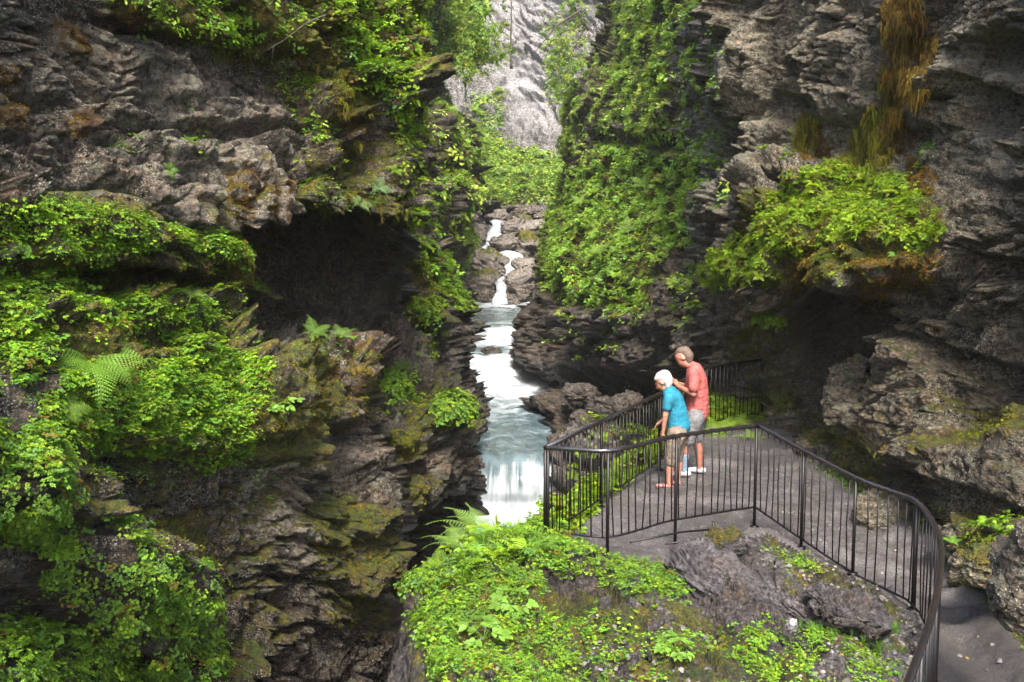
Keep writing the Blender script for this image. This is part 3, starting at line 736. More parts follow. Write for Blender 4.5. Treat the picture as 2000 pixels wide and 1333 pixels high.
ru = -0.2 + 0.4 * fbm(P2 * 1.7 + 3, 3) + 0.5 * sstep(-15, 15, inpoly(XX + 15 * nz, YY2, [(1050, 1130), (1160, 1120), (1180, 1190), (1120, 1260), (980, 1240), (1000, 1180)]))
we = np.clip(0.15 + 0.3 * nz + 0.25 * slab, 0, 1)
grit = sstep(0.0, 0.25, fbm(P2 * 1.1 + 41, 3) + 0.8 * sstep(-60, 30, inpoly(XX, YY2, [(1440, 1060), (1560, 1080), (1800, 1230), (1800, 1400), (1560, 1400), (1620, 1240)])) - 0.45)
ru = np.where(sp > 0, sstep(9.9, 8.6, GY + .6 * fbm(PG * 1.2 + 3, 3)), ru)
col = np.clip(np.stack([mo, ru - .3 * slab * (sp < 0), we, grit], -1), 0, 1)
Q = grid_quads(*GX.shape)
inp = (sp.ravel()[Q].mean(1) > 0.0)
GROUND = rock_mat('knoll_rock', (0.018, 0.016, 0.016), (0.050, 0.046, 0.047), (0.115, 0.108, 0.110), 1.5, 0.15, (0.3, 0.75, 0.2), rough=0.5, bump=1.0, moss_col=(0.06, 0.075, 0.006))
def path_mat():
    m, nt, bs = newmat('grit_path'); g = NT(nt)
    pos = g.n('NewGeometry').outputs['Position']
    big = g.noise(pos, 1.4, 5, 0.6); fine = g.noise(pos, 45, 5, 0.75)
    v = g.voro(pos, 55)
    vc = g.n('TexVoronoi'); vc.inputs['Scale'].default_value = 42; nt.links.new(pos, vc.inputs['Vector'])
    c = g.mix(g.ramp(big, 0.38, 0.62), (0.042, 0.036, 0.033), (0.110, 0.099, 0.097))
    c = g.mix(g.ramp(fine, 0.4, 0.65), g.mix(0.55, c, (0.03, 0.027, 0.025)), c)
    c = g.mix(g.math('MULTIPLY', g.ramp(v, 0.12, 0.32, True), g.ramp(g.noise(pos, 7, 4), 0.45, 0.6)), c, g.mix(0.5, vc.outputs['Color'], (0.22, 0.19, 0.18)))
    c = g.mix(g.math('MULTIPLY', g.ramp(g.noise(pos, 3.5, 6, .7), 0.56, 0.7), 0.6), c, (0.07, 0.062, 0.055))
    at = g.n('Attribute', attribute_name='tint'); sep = g.n('SeparateColor'); nt.links.new(at.outputs['Color'], sep.inputs[0])
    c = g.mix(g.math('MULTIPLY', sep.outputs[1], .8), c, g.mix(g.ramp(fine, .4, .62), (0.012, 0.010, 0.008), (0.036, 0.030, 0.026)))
    nt.links.new(c, bs.inputs['Base Color'])
    nt.links.new(g.math('ADD', g.math('ADD', 0.26, g.math('MULTIPLY', sep.outputs[1], .45)), g.math('MULTIPLY', g.ramp(big, 0.42, 0.6, True), 0.35)), bs.inputs['Roughness'])
    b = g.n('Bump'); b.inputs['Strength'].default_value = 0.8; b.inputs['Distance'].default_value = 0.02
    h = g.math('ADD', fine, g.math('MULTIPLY', g.ramp(v, 0.0, 0.4, True), 0.6))
    nt.links.new(h, b.inputs['Height']); nt.links.new(b.outputs[0], bs.inputs['Normal'])
    return m
def submesh(name, mask, mat):
    q = Q[mask]; u, inv = np.unique(q, return_inverse=True)
    return mesh_np(name, P2.reshape(-1, 3)[u], inv.reshape(-1, 4), mat, True, col.reshape(-1, 4)[u])
tag(submesh('terrain', ~inp, GROUND), 'mossy rock knoll and slaty slab around the railed viewing path', 'rock', kind='structure')
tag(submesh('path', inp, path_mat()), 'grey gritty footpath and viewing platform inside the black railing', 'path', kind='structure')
a = np.linalg.norm(np.cross(np.gradient(P2, axis=1), np.gradient(P2, axis=0)), axis=-1)
MASS['terrain'] = dict(P=P2.reshape(-1, 3), N=N2.reshape(-1, 3), X=XX.ravel(), Y=YY2.ravel(), A=a.ravel(), Xw=(XX + 14 * nz).ravel(), Yw=(YY2 + 14 * h1).ravel(), mo=mo.ravel(), sp=sp.ravel(), se=se.ravel(), Ns=N2.reshape(-1, 3))
def ground_z(x, y):
    j = np.argmin(np.abs(yy - y)); i = np.argmin(np.abs(uu - x / y))
    return float(Z2[j, i])

# ---------------------------------------------------------------- river
def water_mat():
    m, nt, bs = newmat('river_water'); g = NT(nt)
    at = g.n('Attribute', attribute_name='tint'); sep = g.n('SeparateColor'); nt.links.new(at.outputs['Color'], sep.inputs[0])
    cmb = g.n('CombineXYZ')
    nt.links.new(g.math('MULTIPLY', sep.outputs[1], 9.0), cmb.inputs[0]); nt.links.new(g.math('MULTIPLY', sep.outputs[2], 26.0), cmb.inputs[1])
    n1 = g.noise(cmb.outputs[0], 1.0, 5, 0.6, 0.6)
    cmb2 = g.n('CombineXYZ')
    nt.links.new(g.math('MULTIPLY', sep.outputs[1], 38.0), cmb2.inputs[0]); nt.links.new(g.math('MULTIPLY', sep.outputs[2], 10.0), cmb2.inputs[1])
    n2 = g.noise(cmb2.outputs[0], 1.0, 4, 0.6, 0.3)
    fall = at.outputs['Alpha']
    n = g.math('ADD', g.math('MULTIPLY', n1, g.math('SUBTRACT', 1.0, fall)), g.math('MULTIPLY', n2, fall))
    f = g.ramp(g.math('ADD', sep.outputs[0], g.math('MULTIPLY', g.math('SUBTRACT', n, 0.5), 2.1)), 0.22, 1.0)
    c = g.mix(g.ramp(n1, 0.35, 0.65), (0.045, 0.072, 0.080), (0.120, 0.165, 0.178))
    c = g.mix(f, c, (0.42, 0.45, 0.47))
    nt.links.new(c, bs.inputs['Base Color'])
    nt.links.new(g.math('ADD', 0.22, g.math('MULTIPLY', f, 0.45)), bs.inputs['Roughness'])
    bs.inputs['Specular IOR Level'].default_value = 0.5
    b = g.n('Bump'); b.inputs['Strength'].default_value = 0.35; b.inputs['Distance'].default_value = 0.08
    nt.links.new(n, b.inputs['Height']); nt.links.new(b.outputs[0], bs.inputs['Normal'])
    return m
WATER = water_mat()
RV_ROWS = [  # py, z, left px, right px, foam, fall
    (1420, -8.35, 700, 1050, .5, 0), (1150, -8.3, 830, 1100, .8, 0), (1050, -8.22, 870, 1130, .95, 0), (1006, -8.15, 890, 1130, 1.05, .15), (985, -7.95, 900, 1130, .95, .45), (960, -7.55, 900, 1130, .92, .8),
    (930, -7.12, 895, 1130, .74, 1), (908, -6.86, 890, 1130, .60, 1), (897, -6.74, 890, 1130, .35, .8), (885, -6.67, 890, 1135, .25, .3), (868, -6.65, 885, 1140, .16, 0), (850, -6.63, 890, 1140, .22, 0),
    (825, -6.60, 900, 1140, .34, 0), (805, -6.57, 920, 1140, .46, 0), (788, -6.53, 920, 1100, .66, 0), (770, -6.45, 915, 1090, .92, 0), (752, -6.28, 910, 1090, .90, 0), (735, -6.12, 905, 1070, 1.0, 0),
    (716, -5.88, 900, 1050, .95, 0), (700, -5.62, 895, 1040, .92, 0), (686, -5.45, 890, 1040, .55, 0), (672, -5.26, 885, 1045, .82, 0), (658, -5.03, 885, 1050, .98, 0), (644, -4.88, 880, 1050, .80, 0),
    (632, -4.78, 880, 1060, .42, 0), (618, -4.70, 880, 1060, .18, 0), (606, -4.63, 880, 1070, .42, 0), (598, -4.60, 880, 1070, .98, 0), (591, -4.57, 880, 1070, .95, 0), (584, -4.5, 880, 1070, .6, 0)]
K = []; 
for (py_, z_, xl, xr, fo, fa) in RV_ROWS:
    d_ = float(DZ(py_, z_))
    if 900 < py_ < 1000: d_ = min(d_, 30.0 - (py_ - 905) * 0.003)
    a_, b_ = U(xl, py_, d_), U(xr, py_, d_)
    a_[2] = b_[2] = z_
    K.append([a_[0], b_[0], d_, z_, fo, fa, len(K) / 30.0])
K = np.array(K)
Kf = crom(K[:, None, :], [14] * (len(K) - 1))[:, 0]
Kf[:, 4:6] = np.stack([np.interp(np.linspace(0, 1, len(Kf)), np.linspace(0, 1, len(K)), K[:, i]) for i in (4, 5)], -1)
tt = np.linspace(0, 1, 110)
RX = Kf[:, 0:1] * (1 - tt) + Kf[:, 1:2] * tt
RY = np.repeat(Kf[:, 2:3], 110, 1); RZ = np.repeat(Kf[:, 3:4], 110, 1)
al = np.concatenate([[0], np.cumsum(np.sqrt(np.diff(Kf[:, 2]) ** 2 + np.diff(Kf[:, 3]) ** 2))])[:, None] + 0 * RX
FO = np.repeat(Kf[:, 4:5], 110, 1); FA = np.repeat(Kf[:, 5:6], 110, 1)
base = np.stack([RX, al * 0.5, al * 0], -1)
FO = FO * .80
RZ = RZ + (0.20 * (0.2 + FO) * fbm(base * 1.3, 3) + 0.03 * fbm(base * 5, 3)) * (1 - FA)
RXp, RYp = PR(np.stack([RX, RY, RZ], -1))
hump = np.exp(-((RXp - 1012) / 30) ** 2 - ((RYp - 900) / 16) ** 2) + 0.8 * np.exp(-((RXp - 945) / 22) ** 2 - ((RYp - 895) / 18) ** 2)
cut = np.exp(-((RXp - 985) / 13) ** 2 - ((RYp - 915) / 30) ** 2) + np.exp(-((RXp - 1062) / 14) ** 2 - ((RYp - 905) / 30) ** 2)
RZ = RZ + 0.14 * hump - 0.10 * cut
RY = RY - FA * (0.25 * np.exp(-((RXp - 1010) / 36) ** 2) + 0.12 * fbm(np.stack([RX * 3, RX * 0, al * .2], -1), 3))
mid_rock = np.exp(-((RXp - 955) / 22) ** 2 - ((RYp - 686) / 9) ** 2)
FO = FO - 0.7 * mid_rock - 0.25 * hump * (RYp < 905) + 0.12 * (RYp < 780) * (RYp > 640) - 0.25 * sstep(1000, 1120, RXp) * (RYp > 780) * (RYp < 880)
mesh_np('river', np.stack([RX, RY, RZ], -1), grid_quads(*RX.shape), WATER, True,
        np.clip(np.stack([FO, RX / 10 + .5, al / 26, FA], -1), 0, 3).reshape(-1, 4))
tag(bpy.data.objects['river'], 'blue-grey river with milky white rapids and falls', 'river', kind='structure')
def ribbon(name, pts, label):
    p = np.array(pts, float)
    f = crom(p[:, None, :], [12] * (len(p) - 1))[:, 0]
    t = np.linspace(-1, 1, 15)
    X_ = f[:, 0:1] + t * f[:, 3:4]
    V = U(X_, f[:, 1:2] + 0 * X_, f[:, 2:3] + 0 * X_)
    V[..., 2] -= 0.10 * (t ** 2)[None] * 1.5
    V[..., 2] += 0.08 * fbm(V * 2, 3)
    # thickness: bend the long edges down into the rock
    al_ = np.linspace(0, 1, len(f))[:, None] + 0 * X_
    o = mesh_np(name, V, grid_quads(*X_.shape), WATER, True, np.stack([0 * al_ + .74, t[None] * .25 + al_ * 0 + .5, al_ * 3, 0 * al_ + .45], -1).reshape(-1, 4))
    m_ = o.modifiers.new('thickness', 'SOLIDIFY'); m_.thickness = -0.25
    return tag(o, label, 'stream', kind='structure')
ribbon('stream', [(978, 600, 70.0, 14), (976, 588, 70.6, 12), (978, 575, 70.9, 8), (979, 560, 71.2, 5), (976, 552, 72.5, 5), (984, 547, 73.2, 9), (1000, 540, 74.2, 12), (1000, 530, 74.8, 9), (998, 520, 75.6, 10), (1004, 509, 76.5, 15), (1000, 499, 78, 18), (985, 494, 80, 16), (965, 487, 81, 18), (950, 481, 82, 17),
                  (958, 471, 83, 15), (968, 460, 84.5, 16), (976, 449, 86, 17), (978, 440, 87.5, 14), (968, 434, 89, 9), (960, 431, 91, 5)], 'narrow white cascade winding down between the upper boulders')

# ---------------------------------------------------------------- boulders
def boulder(px, py, d, w, h, name='boulder', label='', mat=None, depth=1.0, rot=0.0, seed=0, moss=0.0, wet=0.2, pale=0.3, group=None, n=90, rust=-.3, amp=1.0, cat='boulder', top_moss=0.4, layered=False):
    """px,py = centre in the photo; w,h = half sizes in photo pixels"""
    c = U(px, py, d); k = float(d) / F
    rx, rz = w * k, h * k; ry = rx * depth
    th = np.linspace(0, 2 * pi, n * 2, endpoint=False); ph = np.linspace(0.02, pi - 0.02, n)
    TH, PH = np.meshgrid(th, ph)
    S = np.stack([np.cos(TH) * np.sin(PH), np.sin(TH) * np.sin(PH), np.cos(PH)], -1)
    S = np.sign(S) * np.abs(S) ** 0.82
    r0 = (rx + ry + rz) / 3
    P = S * np.array([rx, ry, rz])
    s = (P / r0 + seed * 3.7)
    _, h1, e1 = cells(s * np.array([.9, .9, 1.2])); _, h2, e2 = cells(s * np.array([2.2, 2.2, 4.5]) + 5); _, h3, e3 = cells(s * np.array([5, 5, 13.]) + 8)
    D = amp * r0 * (0.34 * h1 + 0.12 * h2 - .03 * np.exp(-e2 * 8) + 0.04 * h3 + 0.10 * fbm(s * 1.5, 4) + .02 * fbm(s * 9, 3))
    if layered:                                                  # thin beds stepping back along the slab
        zz = P[..., 2] / r0 * 9 + .8 * fbm(s * 1.2, 3); fr_ = zz - np.floor(zz)
        D = D + r0 * (.10 * fr_ * sstep(1.0, .75, fr_) + .05 * fbm(s * np.array([3, 3, 20.]), 3, ridged=True))
    Nn = S / np.linalg.norm(S, axis=-1, keepdims=True)
    P = P + Nn * D[..., None]
    cr, sr = cos(rot), sin(rot)
    P = np.stack([P[..., 0] * cr + P[..., 2] * sr, P[..., 1], -P[..., 0] * sr + P[..., 2] * cr], -1)
    i = np.arange(n * 2 * n).reshape(n, 2 * n); j = np.roll(i, -1, 1)
    q = np.stack([i[:-1], i[1:], j[1:], j[:-1]], -1).reshape(-1, 4)
    V = P.reshape(-1, 3)
    V = np.concatenate([V, [P[0].mean(0)], [P[-1].mean(0)]]); nt_ = len(V)
    tr = np.concatenate([np.stack([i[0], j[0], np.full(2 * n, nt_ - 2)], -1), np.stack([j[-1], i[-1], np.full(2 * n, nt_ - 1)], -1)])
    up = np.concatenate([Nn[..., 2].ravel(), [1, -1]])
    nz = fbm(V / r0 * 1.5 + 3, 3)
    colr = np.clip(np.stack([moss + top_moss * sstep(0.2, .9, up) + .3 * nz, rust + .3 * nz, wet + .4 * sstep(.2, -.6, up) + .2 * nz, pale + 0 * nz], -1), 0, 1)
    o = mesh_np(name, V, q, mat or ROCK_M, True, colr, tris=tr)
    o.location = c
    tag(o, label, cat, group)
    MASS.setdefault('boulders', []).append((c, rx, ry, rz))
    return o
BL = tuple
ROCK_C = rock_mat('cascade_rock', (0.035, 0.031, 0.027), (0.10, 0.09, 0.078), (0.21, 0.19, 0.17), 0.6, 0.2, (0.2, 0.4, 0), bump=0.5, rough=.6)
G = 'boulders in the upper cascade'
for a_ in [
    (970, 427, 90, 26, 12, 'flat pale boulder at the very head of the white cascade', dict()),
    (1016, 433, 89, 26, 12, 'low moss-topped boulder right of the flat pale one at the cascade head', dict(moss=.3, rot=.25)),
    (1004, 449, 85, 22, 17, 'rounded grey boulder dipping into the right side of the top chute', dict(wet=.5)),
    (1046, 447, 84, 30, 14, 'pinkish sloping slab under the right-hand greenery', dict(rot=-.35, pale=.8)),
    (988, 479, 80.5, 32, 19, 'big dark overhanging boulder between the two white chutes', dict(wet=.4, moss=.05, rot=-.12)),
    (1030, 484, 79, 22, 28, 'tall mossy boulder against the right gorge wall', dict(moss=.35)),
    (933, 455, 84, 18, 16, 'leaning dark slab on the left bank beside the top chute', dict(rot=.7, wet=.4)),
    (935, 473, 82, 16, 18, 'squat brown rock under the leaning slab', dict(pale=.1)),
    (953, 518, 77, 36, 28, 'largest rounded brown boulder on the left bank', dict(rot=.35, moss=.15)),
    (982, 526, 76, 16, 20, 'wet grey boulder hugging the middle chute', dict(wet=.5, rot=.3)),
    (1026, 522, 75.5, 25, 16, 'pink-grey cracked boulder right of the middle chute', dict(pale=.8)),
    (944, 560, 73, 30, 32, 'mossy boulder left of the lowest small fall', dict(moss=.2, wet=.3)),
    (1012, 552, 73, 34, 22, 'wide tilted slab roofing a dark hollow beside the small fall', dict(rot=-.35, pale=.6)),
    (1010, 577, 72.3, 28, 22, 'black wet rock in the hollow under the tilted slab', dict(wet=1., pale=0)),
    (950, 582, 72.2, 24, 18, 'dark wet rock standing in the pool left of the small fall', dict(wet=1., pale=0)),
    (1003, 593, 70.5, 12, 6, 'small flat stone in the pool below the small fall', dict()),
    (986, 596, 70.2, 10, 3.5, 'thin low stone beside the pool foam', dict(wet=.4)),
    (925, 422, 89, 16, 22, 'upright brown rock at the left of the cascade head', dict()),
    (1040, 415, 91, 34, 12, 'dark block under the back slope right of the driftwood', dict(wet=.8, pale=0)),
    (1090, 600, 60, 20, 20, 'x', dict())][:-1]:
    px_, py_, d_, w_, h_, lb, kw = a_
    boulder(px_, py_, d_, w_, h_, label=lb, mat=ROCK_C, group=G, seed=px_ * .013 + py_ * .1, n=56, depth=1.15, **kw)
boulder(958, 689, 48.3, 20, 9, label='low dark wet rock breaking the rapids in mid river', mat=ROCK_M, seed=4, n=60, wet=1., moss=-.5, top_moss=0, pale=0)
boulder(935, 632, 56, 12, 6, label='small dark rock at the left edge of the calm reach', mat=ROCK_M, seed=5, n=50, wet=1., moss=-.5, top_moss=0)
boulder(1012, 912, 30.6, 20, 8, label='smooth rounded rock under the lip of the main fall', mat=ROCK_M, seed=6, n=60, wet=1., amp=.25, moss=-.5, top_moss=0, pale=.1)
boulder(921, 905, 30.0, 24, 20, label='layered grey rock at the left end of the main fall', mat=ROCK_M, seed=7, n=80, wet=.6, moss=-.3, top_moss=0, pale=.5)
boulder(925, 950, 29.6, 24, 34, label='dark wet rock left of the falling water', mat=ROCK_M, seed=8, n=80, wet=1., moss=-.4, top_moss=0, pale=0)
boulder(1138, 822, 32.5, 28, 20, label='glistening layered boulder at the foot of the undercut', mat=ROCK_M, seed=9, n=90, wet=.8, moss=-.3, pale=.3, top_moss=0)
boulder(1150, 845, 31, 30, 20, label='wet boulder beside the river behind the railing corner', mat=ROCK_M, seed=10, n=90, wet=.8, moss=-.3, pale=.2, top_moss=0)
boulder(1118, 790, 34.5, 26, 20, label='dark angular rock at the waterline under the right bank', mat=ROCK_M, seed=31, n=90, wet=.7, moss=-.2, pale=.2, top_moss=.1, rot=-.2)
boulder(1135, 768, 33, 34, 20, label='blocky layered rock half inside the undercut by the river', mat=ROCK_M, seed=32, n=90, wet=.5, moss=-.2, pale=.3, top_moss=.1, rot=.2)
boulder(1185, 800, 30, 30, 24, label='brown wet rock in the middle of the undercut', mat=ROCK_M, seed=33, n=90, wet=.6, moss=-.1, pale=.2, top_moss=.2, rot=.35)
boulder(1062, 722, 45, 22, 14, label='low dark ledge where the right wall meets the rapids', mat=ROCK_M, seed=34, n=80, wet=.8, moss=-.3, pale=.2, top_moss=0, rot=.1)
boulder(1225, 790, 26, 30, 26, label='rounded layered boulder inside the dark undercut', mat=ROCK_M, seed=12, n=90, wet=.4, moss=-.1, pale=.4)
boulder(892, 820, 30, 30, 28, label='glossy black rock dropping into the pool on the left bank', mat=ROCK_M, seed=13, n=90, wet=.9, moss=-.3, pale=.2, top_moss=0)
boulder(925, 800, 35, 30, 20, label='shiny pointed rock reaching furthest into the pool', mat=ROCK_M, seed=14, n=90, wet=.8, moss=-.3, pale=.4, top_moss=0, rot=.4)
boulder(862, 725, 25, 34, 26, label='shiny striped rock ledge above the pool on the left bank', mat=ROCK_M, seed=15, n=110, wet=.6, moss=-.3, pale=.7, top_moss=0, rot=.3)
boulder(1722, 1010, 12.2, 56, 52, label='rounded pale boulder behind the path railing', mat=ROCK_R, seed=16, n=110, pale=.3, moss=.0, amp=.5, depth=.8, wet=.1)
boulder(2010, 1120, 6.9, 62, 110, label='flat-faced leaning rock at the right edge of the path', mat=ROCK_L, seed=17, n=130, amp=.7, rot=.25, pale=.1, wet=.4, moss=-.3, top_moss=0)
boulder(1920, 1110, 9.3, 50, 40, label='mossy rock between the path and the dripping cliff foot', mat=ROCK_R, seed=18, n=110, moss=.4)
boulder(1885, 1060, 10.6, 55, 45, label='dark mossy block under the lichen-spotted cliff', mat=ROCK_R, seed=19, n=110, moss=.2, wet=.5)
boulder(1528, 690, 18.6, 40, 78, label='tall mossy block at the left jamb of the dark recess', mat=ROCK_R, seed=51, n=130, wet=.35, moss=.3, pale=.3, rot=.12, amp=1.1)
boulder(1532, 825, 17.6, 40, 58, label='split mossy block standing at the foot of the recess jamb', mat=ROCK_R, seed=52, n=130, wet=.3, moss=.35, pale=.2, rot=-.15, amp=1.2)
boulder(1595, 880, 15.2, 46, 30, label='low dark block on the floor of the recess beside the path', mat=ROCK_R, seed=53, n=110, wet=.5, moss=.3, pale=.1, rot=.2, amp=1.1)
boulder(1440, 635, 20.2, 46, 38, label='jutting pale rock above the far railing, left of the recess', mat=ROCK_R, seed=54, n=120, wet=.2, moss=.1, pale=.7, rot=.5, amp=1.1)
boulder(1660, 770, 14.4, 46, 70, label='rounded layered block at the right side of the recess', mat=ROCK_R, seed=55, n=130, wet=.4, moss=.1, pale=.2, rot=.25, amp=1.0)
boulder(1547, 1222, 7.7, 10, 14, name='stone', label='small pinkish-white upright stone on the grassy rubble', cat='stone', mat=ROCK_B, seed=20, n=30, pale=.8, moss=-.5, top_moss=0, wet=0)
boulder(1425, 1165, 8.75, 130, 58, name='slab', label='large tilted slate slab below the platform, its layers dipping to the right', cat='rock slab', mat=ROCK_F, seed=41, n=170, wet=.35, moss=-.15, pale=.3, rot=.62, amp=.55, depth=.8, top_moss=.05, layered=True)
boulder(1545, 1185, 8.8, 90, 30, name='slab', label='narrow tilted slab lying parallel behind the large one', cat='rock slab', mat=ROCK_F, seed=42, n=130, wet=.3, moss=.05, pale=.2, rot=.66, amp=.6, depth=.9, layered=True)
boulder(1345, 1235, 7.7, 70, 28, name='slab', label='low mossy slab at the lower left foot of the large slate one', cat='rock slab', mat=ROCK_F, seed=43, n=130, wet=.3, moss=.25, pale=.1, rot=.5, amp=.6, depth=1.0, layered=True)
boulder(1660, 1195, 8.4, 75, 30, label='low dark split rock just below the railing foot', mat=GROUND, seed=21, n=110, wet=.5, moss=-.1, rot=.25, amp=1.3)
boulder(1420, 1065, 9.9, 40, 34, label='mossy block propping the platform edge', mat=GROUND, seed=22, n=110, moss=.35, rot=-.2, amp=.9)
# ---------------------------------------------------------------- foliage prototypes (verts, quads, shade)
def leafq(base, dirv, nrm, L, Wd, fold=0.25, droop=0.2):
    """one folded leaf: 6 verts, 2 quads"""
    dirv = dirv / np.linalg.norm(dirv); side = np.cross(dirv, nrm); side /= np.linalg.norm(side) + 1e-9
    up = np.cross(side, dirv)
    B = base; T = base + dirv * L - up * L * droop
    q = []
    for s in (1, -1):
        q.append(base + dirv * L * .30 + side * s * Wd * .5 + up * fold * Wd * .5)
        q.append(base + dirv * L * .68 + side * s * Wd * .42 + up * fold * Wd * .4 - up * L * droop * .45)
    V = [B, q[0], q[1], T, q[3], q[2]]
    return np.array(V), np.array([[0, 1, 2, 3], [0, 3, 4, 5]])

class Proto:
    def __init__(s): s.v = []; s.q = []; s.c = []; s.n = 0
    def add(s, V, Q, shade=1.0):
        s.v.append(V); s.q.append(Q + s.n); s.n += len(V)
        sh = np.broadcast_to(np.asarray(shade, float), (len(V),)) if np.ndim(shade) <= 1 else shade
        s.c.append(sh)
    def done(s): return np.concatenate(s.v), np.concatenate(s.q), np.concatenate(s.c)

def strip(p, pts, w0, w1, shade=.8, side=None):
    pts = np.array(pts); n = len(pts)
    d = pts[-1] - pts[0]; sd = np.cross(d, [0, 0, 1.0]) if side is None else np.asarray(side, float)
    if np.linalg.norm(sd) < 1e-6: sd = np.array([1.0, 0, 0])
    sd = sd / np.linalg.norm(sd)
    w = np.linspace(w0, w1, n)[:, None]
    V = np.concatenate([pts - sd * w, pts + sd * w]); i = np.arange(n - 1)
    p.add(V, np.stack([i, i + 1, i + 1 + n, i + n], -1), shade)

def herb(r, nst=9, lobes=3, leafL=.34, flat=0.55, tall=0.5):
    """leafy herb, radius about 1: stems ending in three-part leaves"""
    p = Proto()
    for k in range(nst):
        a = r.random() * 2 * pi; el = r.random() * 1.25 * flat + 0.15
        L = 0.45 + 0.55 * r.random()
        end = np.array([cos(a) * sin(el + .2) * L, sin(a) * sin(el + .2) * L, cos(el) * L * tall + .05])
        strip(p, [np.zeros(3), end * .5 + [0, 0, .07], end], .012, .006, .7)
        o = np.array([cos(a), sin(a), 0.15 - .3 * r.random()])
        nrm = np.array([r.normal() * .35, r.normal() * .35, 1.0]); nrm /= np.linalg.norm(nrm)
        sh = .75 + .5 * r.random()
        lv = lobes + (r.random() < .4)
        for j in range(lv):
            b = (j - (lv - 1) / 2) * (1.0 if lv < 4 else .75)
            dv = np.array([o[0] * cos(b) - o[1] * sin(b), o[0] * sin(b) + o[1] * cos(b), o[2]])
            V, Q = leafq(end, dv, nrm, leafL * (1 - .18 * abs(b)) * (.8 + .4 * r.random()), leafL * .62, .3, .25)
            p.add(V, Q, sh * (.9 + .2 * r.random()))
    return p.done()

def frond(p, r, a, L, arch=1.0, n=13, wid=.26, el=.9, shade=1.0, detail=False, lay=0.0):
    """one fern frond starting at the origin"""
    pts = []; pos = np.zeros(3); e = el
    N = n + 3
    for k in range(N):
        pts.append(pos.copy())
        pos = pos + np.array([cos(a) * cos(e), sin(a) * cos(e), sin(e)]) * L / N
        e -= arch * 1.7 / N * (0.6 + k / N)
    pts = np.array(pts)
    strip(p, pts, .011 * L, .003 * L, .7, side=(-sin(a), cos(a), 0))
    sd = np.array([-sin(a), cos(a), 0])
    for k in range(2, N - 1):
        t = (k - 1) / (N - 2); w = wid * L * (sin(pi * min(1, t * 1.15 + .12)) ** .7) * (1.12 - t)
        w = max(w, .02 * L)
        fw = pts[k + 1] - pts[k]; fw /= np.linalg.norm(fw); up = np.cross(sd, fw)
        if up[2] < 0: up = -up
        for s in (1, -1):
            d = sd * s + fw * .38 - up * .16 + up * lay; d /= np.linalg.norm(d)
            if not detail:
                b = L / N * .55
                V = np.array([pts[k] - fw * b * .5, pts[k] + fw * b * .55, pts[k] + d * w * .65 + fw * b * .4, pts[k] + d * w - up * w * .12])
                V = np.array([V[0], pts[k] + d * w * .6 - fw * b * .40, V[3], V[2], V[1]])
                p.add(np.array([V[0], V[1], V[3], V[4], V[2]]), np.array([[0, 1, 2, 3], [1, 4, 4, 2]])[:1], shade * (.85 + .3 * r.random()))
                V2 = np.array([V[1], V[2], V[3], (V[1] + V[3]) / 2])
                p.add(V2, np.array([[0, 1, 2, 3]]), shade * (.85 + .3 * r.random()))
            else:
                m = max(3, int(w / L * 44))
                for j in range(m):
                    q = (j + .5) / m; c0 = pts[k] + d * w * q - up * w * .12 * q * q; ll = L / N * .95 * (1 - .65 * q)
                    for s2 in (1, -1):
                        dd = fw * s2 + d * .5; dd /= np.linalg.norm(dd)
                        e1 = c0 + dd * ll * .5
                        p.add(np.array([c0 - d * w / m * .25, c0 + d * w / m * .55, e1 + d * w / m * .45, e1 + d * w / m * .05]), np.array([[0, 1, 2, 3]]), shade * (.8 + .4 * r.random()))

def fern(r, nf=7, arch=1.0, detail=False, n=13, spread=2 * pi, a0=0.0, el=.95, L=1.0):
    p = Proto()
    for k in range(nf):
        frond(p, r, a0 + (k + r.random() * .6) / nf * spread, L * (.75 + .35 * r.random()), arch * (.8 + .4 * r.random()), n=n, el=el * (.8 + .35 * r.random()), shade=.85 + .3 * r.random(), detail=detail)
    return p.done()

def lite(r, n=15):
    p = Proto()
    for k in range(n):
        a = r.random() * 2 * pi; L = .25 + .75 * r.random(); c = np.array([cos(a) * L, sin(a) * L, .1 + .55 * r.random() * (1.2 - L)])
        b = r.random() * 2 * pi; d = np.array([cos(b), sin(b), -.25]); sd = np.array([-sin(b), cos(b), .3 * r.normal()]); l = .13 + .13 * r.random()
        p.add(np.array([c - d * l, c + sd * l * .55, c + d * l * 1.1, c - sd * l * .55]), np.array([[0, 1, 2, 3]]), .7 + .6 * r.random())
    return p.done()

def litefern(r, nf=5, n=7):
    p = Proto()
    for k in range(nf):
        a = (k + r.random() * .7) / nf * 2 * pi; e = .95 * (.8 + .35 * r.random()); pos = np.zeros(3); L = .75 + .35 * r.random(); sh = .85 + .3 * r.random()
        sd = np.array([-sin(a), cos(a), 0])
        for j in range(n):
            st = np.array([cos(a) * cos(e), sin(a) * cos(e), sin(e)]) * L / n; t = (j + .5) / n; w = .24 * L * sin(pi * min(1, t + .12)) + .03
            for s in (1, -1):
                tip = pos + sd * s * w + st * .8 + [0, 0, -w * .2]
                p.add(np.array([pos, pos + st * .85, tip + st * .12, tip - st * .15]), np.array([[0, 1, 2, 3]]), sh * (.85 + .3 * r.random()))
            pos = pos + st; e -= 1.5 / n * (.6 + t)
    return p.done()

